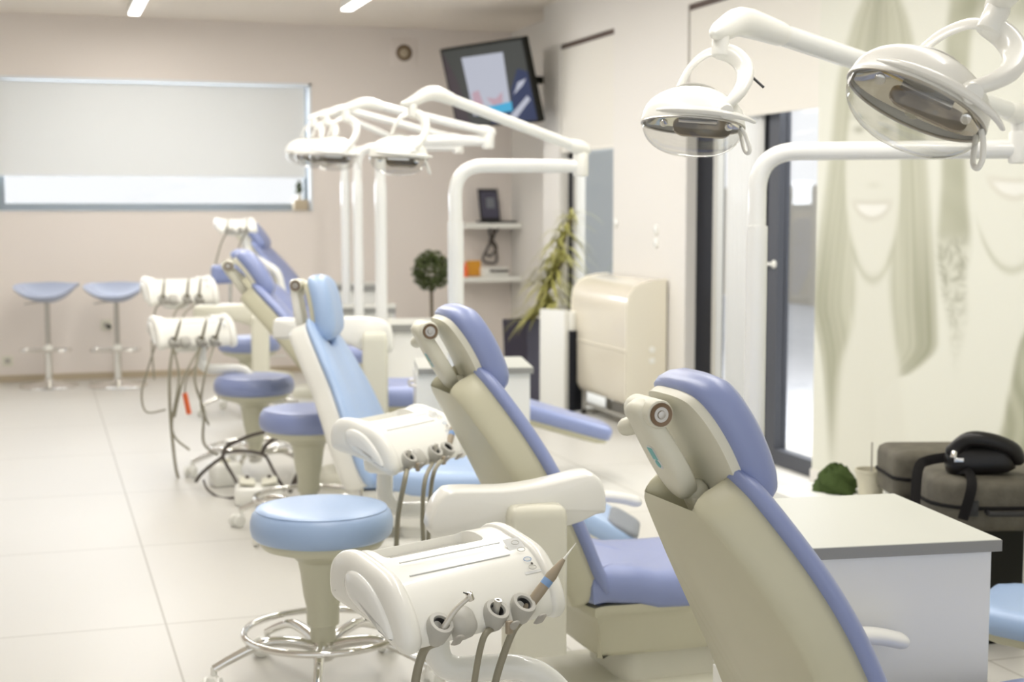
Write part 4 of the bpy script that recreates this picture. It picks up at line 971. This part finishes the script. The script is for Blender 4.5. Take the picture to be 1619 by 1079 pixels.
# ------------------------------------------------------------------ bar stools
def bar_stool(px, label, d=11.4):
    o = PZ(px, d, 0); r = empty('bar_stool', o, rad(-14), label, 'bar stool')
    bm = NB(); lathe(bm, [(0, 0), (.225, 0), (.23, .006), (.22, .014), (.12, .028), (.05, .045), (.032, .06), (0, .06)], 40); obj('base_disc', bm, 'chrome', r, sharp=50)
    bm = NB(); cyl(bm, (0, 0, .05), (0, 0, .34), .030, 20); obj('outer_tube', bm, 'chrome', r)
    bm = NB(); cyl(bm, (0, 0, .33), (0, 0, .70), .020, 20); obj('gas_lift', bm, 'steel', r)
    bm = NB(); pts = fillet([(-.03, 0, .30), (-.20, -.02, .30), (-.17, -.20, .30), (.17, -.20, .30), (.20, -.02, .30), (.03, 0, .30)], .06); tube(bm, pts, .010, 10); obj('foot_rest', bm, 'chrome', r)
    bm = NB(); cyl(bm, (0, 0, .275), (0, 0, .325), .036, 20, .004); obj('collar', bm, 'white', r)
    bm = NB(); tube(bm, [(0, 0, .68), (-.17, -.02, .655)], .006, 8); obj('lever', bm, 'steel', r)
    # saddle seat: grid, winged sides and a raised back lip
    bm = NB(); n = 26; mm = 18; top = []; bot = []
    for i in range(n+1):
        u = -1+2*i/n; rt = []; rb = []
        for j in range(mm+1):
            v = -1+2*j/mm
            rr = math.sqrt(max(0, 1-(abs(u)**2.2)*.62)); x = u*.235; y = v*.17*rr
            z = .735+.075*abs(u)**2.6+(.085*max(0, v)**2)*(1-u*u)**.8-.018*max(0, -v)**2-.02*(1-u*u)*(1-v*v)
            rt.append(bm.verts.new((x, y, z))); rb.append(bm.verts.new((x*.96, y*.95, z-.022-.03*(1-u*u)*(1-v*v))))
        top.append(rt); bot.append(rb)
    for i in range(n):
        for j in range(mm):
            bm.faces.new((top[i][j], top[i+1][j], top[i+1][j+1], top[i][j+1])); bm.faces.new((bot[i][j], bot[i][j+1], bot[i+1][j+1], bot[i+1][j]))
    for i in range(n):
        bm.faces.new((top[i][0], bot[i][0], bot[i+1][0], top[i+1][0])); bm.faces.new((top[i][mm], top[i+1][mm], bot[i+1][mm], bot[i][mm]))
    for j in range(mm):
        bm.faces.new((top[0][j], top[0][j+1], bot[0][j+1], bot[0][j])); bm.faces.new((top[n][j], bot[n][j], bot[n][j+1], top[n][j+1]))
    obj('saddle_seat', bm, 'bar_blue', r, sharp=60)
bar_stool(78, 'pale blue saddle-seat bar stool on a chrome disc base, the left one')
bar_stool(187, 'pale blue saddle-seat bar stool on a chrome disc base, the right one', 11.45)

# ------------------------------------------------------------------ cabinets
def cabinet(loc, rz, W, D, H, label, top=.04, drawers=3, over=.012, plinth=True, floorz=0, cat='cabinet', handles_side='left'):
    """local origin: near right top-edge corner on the floor; body extends to -x and +y"""
    r = empty('drawer_cabinet', (loc[0], loc[1], floorz), rad(rz), label, cat)
    zb = .06
    bm = NB(); box2(bm, (-W, 0, zb), (0, D, H-top)); obj('body', bm, 'cab', r, smooth=False)
    bm = NB(); box2(bm, (-W-over, -over*1.8, H-top), (over, D+over, H)); w_ = obj('worktop', bm, 'top_grey', r, smooth=False, bevel=.002)
    bm = NB(); box2(bm, (-W-over-.001, -over*1.8-.0015, H-top+.001), (over+.0015, -over*1.8, H-.002)); box2(bm, (over, -over*1.8-.0015, H-top+.001), (over+.0015, D+over, H-.002)); obj('edge_band', bm, 'top_edge', w_, smooth=False)
    bm = NB(); box2(bm, (-W+.04, .04, 0), (-.04, D-.04, zb)); obj('plinth', bm, 'top_edge', r, smooth=False)
    hh = (H-top-zb-.01)/drawers
    for k in range(drawers):
        z0 = zb+.005+k*hh
        if handles_side == 'left':
            bm = NB(); box2(bm, (-W-.018, .004, z0+.003), (-W, D-.004, z0+hh-.003)); d_ = obj('drawer', bm, 'cab', r, smooth=False, bevel=.002)
            bm = NB(); y0, y1, z = D*.28, D*.72, z0+hh*.7; tube(bm, fillet([(-W-.018, y0, z), (-W-.045, y0, z), (-W-.045, y1, z), (-W-.018, y1, z)], .012), .006, 8); obj('drawer_handle', bm, 'steel', d_)
        else:
            bm = NB(); box2(bm, (-W+.004, -.018, z0+.003), (-.004, 0, z0+hh-.003)); d_ = obj('drawer', bm, 'cab', r, smooth=False, bevel=.002)
    return r
cp = P(1568, 850, 3.2); HC = cp.z
cabinet((cp.x, cp.y), -7, .46, .50, HC, 'nearest white cabinet with grey worktop, right of the nearest dental chair', drawers=3, top=.028)
c2 = P(838, 580, 6.5)
cabinet((c2.x, c2.y), -12, .49, .44, c2.z, 'low white drawer cabinet with grey top behind the second dental chair', drawers=3, top=.03)
c3 = P(722, 512, 8.6)
cabinet((c3.x, c3.y), -12, .45, .45, c3.z, 'white cabinet with grey top standing before the topiary tree', drawers=3, top=.05)
c4 = P(622, 486, 10.12)
cabinet((c4.x, c4.y), -14, .50, .36, c4.z, 'far white cabinet with grey top behind the operating light poles', drawers=3, top=.04)
c5 = P(606, 450, 11.6)
cabinet((c5.x, c5.y), -12, .40, .4, c5.z, 'farthest white cabinet with grey top against the back wall', drawers=3, top=.05)

# ------------------------------------------------------------------ black bench with cases, bag, cup, cloth
q0 = P(1612, 1020, 4.65); q1 = P(1395, 860, 6.0)
bx = RW-.04
bench_z = .385
bench_y0 = PX(1614, 1030, 2.95).y
BX0 = PZ(1500, 4.55, 0)
bm = NB(); box2(bm, (2.70, 3.88, 0), (3.0, 4.30, bench_z)); bn = obj('low_cabinet', bm, 'black', smooth=False, bevel=.004); tag(bn, 'low black cabinet under the grey hard cases by the poster wall', 'cabinet')
bm = NB(); box2(bm, (3.01, 3.90, 0), (RW-.03, 4.80, bench_z-.005)); bn = obj('low_cabinet', bm, 'cab', smooth=False, bevel=.004); tag(bn, 'low white cabinet beside the black one, cut by the right edge', 'cabinet')
bm = NB(); box2(bm, (2.64, 4.40, 0), (3.0, 5.0, .33)); bn = obj('low_cabinet', bm, 'cab', smooth=False, bevel=.004); tag(bn, 'low white cabinet holding the paper cup and green cloth', 'cabinet')
def hard_case(c, size, rz, label, rnd=.05):
    r = empty('hard_case', c, rad(rz), label, 'case')
    L_, W_, H_ = size
    bm = NB(); pad(bm, densify(rrect(L_, W_, rnd, 5), .05), [(.02, .97, 0), (.004, 1, .012), (0, 1, .03), (0, 1, H_*.44)], None, (0, 0)); obj('case_base', bm, 'case', r, sharp=50)
    bm = NB(); pad(bm, densify(rrect(L_, W_, rnd, 5), .05), [(.0, 1, H_*.50), (0, 1, H_*.52), (0, 1, H_-.03), (.006, 1, H_-.010), (.02, .98, H_), (.02, .6, H_+.004)], None, (0, 0)); obj('case_lid', bm, 'case', r, sharp=50)
    bm = NB(); pad(bm, densify(rrect(L_, W_, rnd, 5), .05), [(-.003, 1, H_*.435), (-.006, 1, H_*.45), (-.006, 1, H_*.49), (-.003, 1, H_*.505)], None, (0, 0)); obj('case_rim', bm, 'strap', r, sharp=50)
    for x in (-L_*.28, L_*.28):
        bm = NB(); box(bm, (x, -W_/2-.006, H_*.48), (.045, .012, .05)); obj('latch', bm, 'dark', r, bevel=.003)
    bm = NB(); tube(bm, fillet([(-.07, -W_/2, H_*.4), (-.07, -W_/2-.03, H_*.4), (.07, -W_/2-.03, H_*.4), (.07, -W_/2, H_*.4)], .015), .009, 8); obj('case_handle', bm, 'dark', r)
    return r
k1 = PZ(1490, 5.12, bench_z); hard_case((k1.x, k1.y, bench_z), (.42, .28, .17), -16, 'grey hard carrying case farther back, its left end beside the paper cup')
k2 = PZ(1562, 4.68, bench_z); hard_case((k2.x, k2.y, bench_z), (.44, .36, .165), -16, 'grey hard carrying case in front, carrying the black shoulder bag', .14)
# black shoulder bag
bc = PZ(1550, 4.62, bench_z+.171); r = empty('shoulder_bag', (bc.x, bc.y, bench_z+.171), rad(-24), 'small black leather shoulder bag lying on the front grey case', 'bag')
bm = NB(); lp = rrect(.22, .12, .05, 6)
pad(bm, densify(lp, .03), [(.02, .95, 0), (.003, 1, .012), (0, 1, .04), (.005, .98, .075), (.02, .9, .10), (.03, .6, .108)], Matrix.Rotation(rad(-4), 4, 'Y'), (0, 0)); obj('bag_body', bm, 'leather', r, sharp=70)
bm = NB(); rounded_tube(bm, spline([(-.095, -.03, .07), (-.05, -.055, .115), (.02, -.062, .112), (.085, -.05, .085), (.11, -.03, .05)], 5), [.024]*21, 14); obj('bag_flap', bm, 'leather', r)
bm = NB(); cyl(bm, (-.10, -.07, .055), (-.094, -.062, .075), .010, 14); box(bm, (-.082, -.068, .05), (.03, .01, .014)); obj('buckle', bm, 'chrome', r, bevel=.002)
inv = (Matrix.Translation((bc.x, bc.y, bench_z+.171)) @ Matrix.Rotation(rad(-24), 4, 'Z')).inverted()
for lst in ([(1512, 722, 4.66), (1470, 728, 4.66), (1452, 742, 4.58), (1447, 800, 4.50)], [(1512, 742, 4.60), (1532, 748, 4.54), (1536, 772, 4.47), (1522, 822, 4.47)]):
    bm = NB(); tube(bm, spline([inv @ P(*a) for a in lst], 6), .017, 10, flat=.16, up=inv.to_3x3() @ Vector((-FWD.x, -FWD.y, .4))); obj('bag_strap', bm, 'strap', r)
# cup with straw
ct = .33
cq = PZ(1376, 5.3, ct); r = empty('paper_cup', (cq.x, cq.y, ct), 0, 'cream paper cup with a thin straw beside the green cloth', 'cup')
hz = P(1376, 742, 5.3).z-ct
bm = NB(); lathe(bm, [(0, 0), (.040, 0), (.056, hz-.012), (.060, hz-.010), (.060, hz), (.054, hz), (.038, .006), (0, .006)], 30); obj('cup_body', bm, 'paper', r, sharp=50)
bm = NB(); lathe(bm, [(0, hz*.72), (.0455, hz*.72), (0, hz*.73)], 24); obj('drink', bm, 'soil', r)
bm = NB(); tube(bm, [(-.01, 0, .01), (.002, .0, hz), (.002, 0, hz+.10)], .0035, 8); obj('straw', bm, 'grey', r)
# green cloth: crumpled mound
cg = PZ(1322, 5.46, ct)
bm = NB(); n = 36; m_ = 12; rings = []
for j in range(m_+1):
    t = j/m_; ring = []
    for k in range(n):
        a_ = 2*PI*k/n; rr = cos(t*PI/2)*(1+.12*sin(a_*3+j*.8)+.09*sin(a_*7+j*1.6)); h_ = sin(t*PI/2)**.9*(1+.10*sin(a_*5+j*1.3)+.06*sin(a_*9))
        ring.append(bm.verts.new((rr*.078*cos(a_-j*.12), rr*.085*sin(a_-j*.12), h_*(P(1325, 745, 5.35).z-ct))))
    rings.append(ring)
for A_, B_ in zip(rings, rings[1:]):
    for k in range(n): bm.faces.new((A_[k], A_[(k+1) % n], B_[(k+1) % n], B_[k]))
bm.faces.new(rings[0][::-1])
o = obj('folded_cloth', bm, 'cloth_green', sharp=80); o.location = (cg.x, cg.y, ct); tag(o, 'crumpled dark green cloth behind the nearest cabinet, left of the paper cup', 'cloth')

# leg end of one more chair at the right edge
def stray_chair():
    q = P(1551, 930, 3.95); zz = q.z
    r = empty('dental_chair', (q.x, q.y, 0), rad(-48), 'blue leg rest of a dental chair entering at the right edge of the frame', 'dental chair')
    lo = [(p.x, p.y) for p in spline([(0, -.10, 0), (.03, -.15, 0), (.12, -.19, 0), (.55, -.22, 0), (.55, .22, 0), (.12, .19, 0), (.03, .15, 0), (0, .10, 0)], 4, True)]
    ml = frame((0, 0, zz-.01), Vector((cos(.10), 0, -sin(.02))), Vector((0, 1, 0)), Vector((sin(.02), 0, 1)))
    bm = NB(); pad(bm, lo, [(.02, 1, -.072), (.004, 1, -.066), (0, 1, -.04), (.003, 1, -.018), (.018, 1, -.003), (.025, .9, 0), (.025, .4, 0)], ml, (.27, 0)); obj('leg_rest', bm, 'vinyl_light', r, sharp=70)
    bm = NB(); pad(bm, lo, [(.04, .9, -.10), (.03, .95, -.098), (.018, 1, -.088), (.016, 1, -.066)], ml, (.27, 0)); obj('leg_rest_shell', bm, 'cream', r, sharp=60)
    bm = NB(); pad(bm, rrect(.30, .28, .06, cx=.42), [(0, 1, .0), (0, 1, .07), (0, .8, .10), (0, .75, zz-.1)], None, (.42, 0)); obj('base_column', bm, 'white', r, sharp=60)
stray_chair()

# ------------------------------------------------------------------ shelves with laptop etc.
s1 = PY(770, 353, 12.1).z; s2 = PY(770, 438, 12.1).z; sx0 = PY(733, 400, 12.1).x; sx1 = 4.015
for z, lab in ((s1, 'white wall shelf in the far corner carrying the laptop'), (s2, 'white wall shelf in the far corner below the laptop shelf')):
    bm = NB(); box2(bm, (sx0, 12.08, z-.045), (sx1, BW, z)); tag(obj('wall_shelf', bm, 'white', smooth=False, bevel=.003), lab, 'shelf')
lp = PY(781, 345, 12.22); r = empty('laptop', (lp.x, 12.26, s1), rad(18), 'open dark laptop standing on the upper corner shelf', 'laptop')
bm = NB(); box(bm, (0, -.06, .01), (.30, .20, .018)); obj('keyboard_base', bm, 'dark', r, bevel=.003)
bm = NB(); R_ = Matrix.Rotation(rad(-10), 3, 'X'); box(bm, (0, .055, .155), (.21, .012, .29), R_); lid = obj('laptop_lid', bm, 'dark', r, bevel=.003)
M['lap'] = mat('laptop_screen', (.02, .02, .02), .5, spec=.1, emit=(.05, .045, .06), estr=1)
bm = NB(); box(bm, (0, .047, .16), (.18, .002, .235), R_); ls = obj('laptop_screen', bm, 'lap', lid, smooth=False)
bm = NB(); box(bm, (.01, .0455, .175), (.09, .002, .09), R_); obj('screen_picture', bm, 'tv_pale' if False else 'vinyl_grey', ls, smooth=False)
bx_ = PY(749, 404, 12.25); bm = NB(); box(bm, (0, 0, .07), (.115, .05, .135)); o = obj('amber_box', bm, 'amber', smooth=False, bevel=.003); o.location = (bx_.x, 12.25, s2); tag(o, 'small amber box standing on the lower corner shelf', 'box')
bx_ = PY(765, 428, 12.2); r = empty('printer', (bx_.x+.09, 12.24, s2), 0, 'flat white printer on the lower corner shelf', 'printer')
bm = NB(); box(bm, (0, 0, .04), (.24, .20, .08)); obj('body', bm, 'white', r, bevel=.008)
bm = NB(); box(bm, (.03, -.10, .05), (.17, .03, .02)); obj('paper_slot', bm, 'cable', r, bevel=.002)
bx_ = PY(738, 410, 12.2); bm = NB(); lathe(bm, [(0, 0), (.02, 0), (.022, .08), (.012, .10), (.012, .13), (0, .13)], 16); o = obj('spray_bottle', bm, 'orange'); o.location = (bx_.x-.03, 12.13, s2); tag(o, 'little orange bottle at the left end of the lower corner shelf', 'bottle')
bm = NB()
tube(bm, spline([PY(775, 355, 12.3), PY(781, 372, 12.3), PY(771, 392, 12.3), PY(764, 412, 12.3), PY(784, 415, 12.28), PY(783, 392, 12.3), PY(775, 380, 12.3), PY(790, 358, 12.3)], 8), .012, 8)
tube(bm, spline([PY(772, 356, 12.33), PY(776, 375, 12.33), PY(785, 392, 12.33), PY(775, 405, 12.33), PY(768, 400, 12.33)], 8), .011, 8)
tag(obj('cable_bundle', bm, 'cable'), 'tangled dark cables hanging behind the lower corner shelf', 'cable')

# ------------------------------------------------------------------ plants
tb = P(682, 470, 11.4); r = empty('topiary_tree', (tb.x, tb.y, 0), 0, 'small round clipped topiary tree against the back wall', 'plant')
zc = P(682, 428, 11.4).z
bm = NB(); random.seed(3)
for k in range(1500):
    u = random.uniform(-1, 1); t = random.uniform(0, 2*PI); rr = .145*random.uniform(.6, 1.08); s_ = math.sqrt(1-u*u)
    c = Vector((rr*s_*cos(t), rr*s_*sin(t), zc+rr*u*1.05)); n = Vector((random.gauss(0, 1), random.gauss(0, 1), random.gauss(0, 1))).normalized(); a_ = n.orthogonal().normalized()*.016; b_ = n.cross(a_).normalized()*.009
    bm.faces.new([bm.verts.new(c+v) for v in (-a_, b_, a_, -b_)])
obj('foliage', bm, 'leaf', r, smooth=False)
bm = NB(); tube(bm, [(0, 0, .25), (.004, 0, .5), (0, 0, zc-.08)], .014, 10); obj('trunk', bm, 'bark', r)
bm = NB(); lathe(bm, [(0, 0), (.11, 0), (.15, .27), (.155, .28), (.14, .28), (.13, .25), (0, .25)], 28); obj('pot', bm, 'white', r)
pl = P(834, 632, 10.62); zt = P(834, 505, 10.62).z
r = empty('planter', (pl.x, pl.y, 0), rad(26), 'tall square aubergine planter with a leafy dracaena in the far right corner', 'planter')
bm = NB(); hw = .13
va = [bm.verts.new((x*hw*.85, y*hw*.85, 0)) for x, y in ((-1, -1), (1, -1), (1, 1), (-1, 1))]; vb = [bm.verts.new((x*hw, y*hw, zt)) for x, y in ((-1, -1), (1, -1), (1, 1), (-1, 1))]; vc = [bm.verts.new((x*hw*.9, y*hw*.9, zt)) for x, y in ((-1, -1), (1, -1), (1, 1), (-1, 1))]; vd = [bm.verts.new((x*hw*.9, y*hw*.9, zt-.03)) for x, y in ((-1, -1), (1, -1), (1, 1), (-1, 1))]
bm.faces.new(va[::-1]); bm.faces.new(vd)
for A_, B_ in ((va, vb), (vb, vc), (vc, vd)):
    for k in range(4): bm.faces.new((A_[k], A_[(k+1) % 4], B_[(k+1) % 4], B_[k]))
obj('pot', bm, 'planter', r, smooth=False)
bm = NB(); box(bm, (0, 0, zt-.02), (hw*1.75, hw*1.75, .02)); obj('soil', bm, 'soil', r, smooth=False)
stems = [((.02, 0), (905, 300)), ((-.02, .03), (875, 440)), ((.04, .04), (893, 365))]
invp = (Matrix.Translation((pl.x, pl.y, 0)) @ Matrix.Rotation(rad(26), 4, 'Z')).inverted()
bms = NB(); bml = NB(); random.seed(11)
for (sx_, sy_), (tx, ty) in stems:
    tp = invp @ P(tx, ty+40, 10.4); b0_ = Vector((sx_, sy_, zt-.02)); tube(bms, spline([b0_, b0_.lerp(tp, .5)+Vector((.03, 0, 0)), tp], 5), .013, 8)
    for k in range(110):
        f_ = random.uniform(.45, 1.0); c = b0_.lerp(tp, f_); t = random.uniform(0, 2*PI); el = random.uniform(.2, 1.4) if f_ > .85 else random.uniform(-.2, 1.1)
        Ln = random.uniform(.16, .33); dh = Vector((cos(t), sin(t), 0)); w_ = Vector((-sin(t), cos(t), 0))*random.uniform(.008, .014)
        pts = []
        for q in range(6):
            s_ = q/5; pts.append(c+dh*Ln*s_*cos(el)+Vector((0, 0, 1))*(Ln*s_*sin(el)-Ln*.75*s_*s_))
        prev = None
        for q, p_ in enumerate(pts):
            ww = w_*(1-(q/5)**2+.02); cur = (bml.verts.new(p_-ww), bml.verts.new(p_+ww))
            if prev: bml.faces.new((prev[0], prev[1], cur[1], cur[0]))
            prev = cur
obj('stems', bms, 'bark', r); obj('foliage', bml, 'leaf2', r, smooth=False)
# narrow white unit between planter and heater
ya = PX(866, 560, 3.42).y; 
pa = P(866, 640, 10.0); pb = P(905, 640, 9.85)
r = empty('tower_heater', (pa.x-.06, pa.y, 0), math.atan2(pb.y-pa.y, pb.x-pa.x), 'slim upright white unit between the dark planter and the cream heater cabinet', 'heater')
hh = P(885, 487, 10.1).z; wd = (pb-pa).length
wd = math.hypot(pb.x-pa.x, pb.y-pa.y)
bm = NB(); box2(bm, (0, 0, .0), (wd, .05, hh)); obj('front_panel', bm, 'white_metal', r, bevel=.004)
bm = NB(); box2(bm, (.02, .05, .02), (wd+.04, .16, hh-.14)); obj('rear_body', bm, 'frame_dark', r, bevel=.004)
bm = NB(); box2(bm, (.0, .05, hh-.14), (wd+.03, .15, hh-.01)); obj('rear_hood', bm, 'white', r, bevel=.004)
# cream heater / fan coil cabinet
hy0, hy1 = 8.36, 9.36; hx0, hx1 = 3.47, RW-.012
r = empty('heater_cabinet', (hx1, hy0, 0), 0, 'large cream wall heater cabinet with rounded top on thin legs', 'heater')
dx = hx1-hx0; pr = [(0, .17), (-dx+.03, .17), (-dx, .22), (-dx, .50), (-dx-.004, .505), (-dx-.004, .515), (-dx, .52), (-dx, .78), (-dx+.012, .85), (-dx+.05, .905), (-dx+.11, .935), (-dx+.18, .95), (0, .955)]
m_ = frame((0, 0.015, 0), Vector((1, 0, 0)), Vector((0, 0, 1)), Vector((0, 1, 0)))
m_ = frame((0, hy1-hy0-.015, 0), Vector((1, 0, 0)), Vector((0, 0, 1)), Vector((0, -1, 0)))
bm = NB(); prism(bm, pr, m_, hy1-hy0-.03); obj('front_cover', bm, 'heater', r, sharp=35)
for yy, zz in ((0, 1), (hy1-hy0, -1)):
    bm = NB(); prism(bm, [(x*1.015, (z-.55)*1.015+.55) for x, z in pr], frame((0, yy+(.0 if zz > 0 else 0), 0), Vector((1, 0, 0)), Vector((0, 0, 1)), Vector((0, -1, 0))), -.02*zz); sp_ = obj('side_panel', bm, 'heater_side', r, sharp=35, bevel=.006)
    if zz > 0:
        for z_ in (.52, .45):
            bm = NB(); cyl(bm, (-.10, .001, z_), (-.10, -.012, z_), .02, 16, .003); obj('control_knob', bm, 'white', sp_)
for yy in (.1, .9):
    bm = NB(); box2(bm, (-.22, yy, 0), (-.19, yy+.03, .18)); box2(bm, (-.04, yy, 0), (-.01, yy+.03, .18)); box2(bm, (-.22, yy, .0), (-.01, yy+.03, .03)); obj('leg_frame', bm, 'grey_light', r, smooth=False)
bm = NB(); box2(bm, (-.2, .1, .06), (-.18, .93, .08)); obj('cross_bar', bm, 'grey_light', r, smooth=False)
# small things on the window sill
c = PY(479, 326, BW-.0); bm = NB(); box(bm, (0, 0, .045), (.12, .10, .09)); o = obj('cardboard_box', bm, 'beige_trim', smooth=False, bevel=.003); o.location = (c.x-.02, BW+.02, WZ0+.006); tag(o, 'little beige box at the right end of the back window sill', 'box')
r = empty('potted_plant', (c.x-.03, BW+.02, WZ0+.096), 0, 'tiny green plant on the beige box on the window sill', 'plant')
bm = NB(); lathe(bm, [(0, 0), (.025, 0), (.032, .04), (0, .04)], 16); obj('pot', bm, 'white', r)
bm = NB()
for k in range(60):
    t = random.uniform(0, 2*PI); h_ = random.uniform(.05, .16); c_ = Vector((.03*cos(t)*random.random(), .03*sin(t)*random.random(), h_)); n = Vector((random.gauss(0, 1), random.gauss(0, 1), random.gauss(0, 1))).normalized(); a_ = n.orthogonal().normalized()*.02; b_ = n.cross(a_).normalized()*.01
    bm.faces.new([bm.verts.new(c_+v) for v in (-a_, b_, a_, -b_)])
tube(bm, [(0, 0, .03), (0, 0, .14)], .003, 6)
obj('foliage', bm, 'leaf', r, smooth=False)

# ------------------------------------------------------------------ foot control and cables on the floor
fc = P(408, 790, 6.85); r = empty('foot_control', (fc.x, fc.y, 0), rad(-8), 'white foot control box with rocker pedals on the floor among cables', 'foot control')
bm = NB(); pad(bm, rrect(.22, .17, .03), [(.01, 1, .0), (0, 1, .01), (0, 1, .07), (.008, 1, .085), (.02, .9, .09)]); obj('body', bm, 'white', r, sharp=50)
for x in (-.05, .055):
    bm = NB(); box(bm, (x, 0, .105), (.075, .14, .016), Matrix.Rotation(rad(10 if x < 0 else -10), 3, 'Y')); pd = obj('pedal', bm, 'cream_light', r, bevel=.006)
    bm = NB(); cyl(bm, (x, .045, .11), (x, .045, .125), .010, 12); obj('pedal_stud', bm, 'cable', pd)
bm = NB(); box(bm, (.02, -.088, .02), (.10, .01, .014)); obj('foot_slot', bm, 'dark', r)
r2 = P(355, 700, 7.3); r = empty('foot_control', (r2.x, r2.y, 0), rad(10), 'small white foot control beside the far blue stool base', 'foot control')
bm = NB(); pad(bm, rrect(.15, .13, .03), [(.01, 1, .0), (0, 1, .01), (0, 1, .10), (.008, 1, .115), (.02, .9, .12)]); obj('body', bm, 'white', r, sharp=50)
bm = NB(); cyl(bm, (0, 0, .118), (0, 0, .135), .03, 18, .004); obj('pedal', bm, 'cream_light', r)
cabs = [
    ([(362, 700, 7.2), (352, 718, 7.1), (358, 735, 7.1), (368, 752, 7.1), (376, 768, 7.05), (378, 782, 7.0), (384, 790, 6.95)], .008, 'dark cable dropping from the far stool base to the foot control'),
    ([(310, 762, 7.2), (318, 750, 7.15), (335, 735, 7.1), (352, 722, 7.1), (358, 708, 7.1), (375, 698, 7.1), (400, 688, 7.1), (428, 682, 7.1), (445, 682, 7.1), (470, 690, 7.1), (488, 705, 7.05), (491, 722, 7.0), (476, 740, 6.95), (466, 758, 6.9), (462, 770, 6.9), (472, 755, 6.9), (476, 742, 6.9)], .009, 'long dark cable looping over the foot control, left to right'),
    ([(414, 718, 7.0), (420, 705, 7.0), (436, 694, 7.0), (456, 692, 7.0), (476, 706, 7.0), (486, 724, 7.0), (480, 742, 6.95), (466, 764, 6.9), (458, 778, 6.85)], .010, 'thick dark cable loop right of the foot control'),
    ([(355, 716, 7.05), (380, 713, 7.05), (405, 716, 7.05), (420, 722, 7.0), (430, 740, 7.0), (440, 758, 6.9), (450, 776, 6.9)], .008, 'dark cable crossing behind the foot control'),
    ([(322, 760, 7.1), (328, 774, 7.05), (345, 786, 7.0), (362, 788, 6.95), (378, 785, 6.9)], .006, 'thin grey hose curling on the floor left of the foot control')]
for lst, rr, lab in cabs:
    bm = NB(); tube(bm, spline([P(*a_) for a_ in lst], 6), rr, 8); tag(obj('cable', bm, 'cable'), lab, 'cable', )
oq = P(296, 640, 8.0); bm = NB(); tube(bm, [P(292, 622, 7.9)-oq, P(299, 655, 7.9)-oq], .014, 10); o = obj('suction_tip', bm, 'orange'); o.location = oq; tag(o, 'bright orange tip among the dangling hoses at left', 'nozzle')
bm = NB(); tube(bm, spline([P(330, 548, 7.75), P(312, 575, 7.8), P(296, 598, 7.85), P(292, 624, 7.9)], 6)+[], .004, 8); bmesh.ops.translate(bm, verts=bm.verts, vec=-oq); obj('hose', bm, 'hose', o)
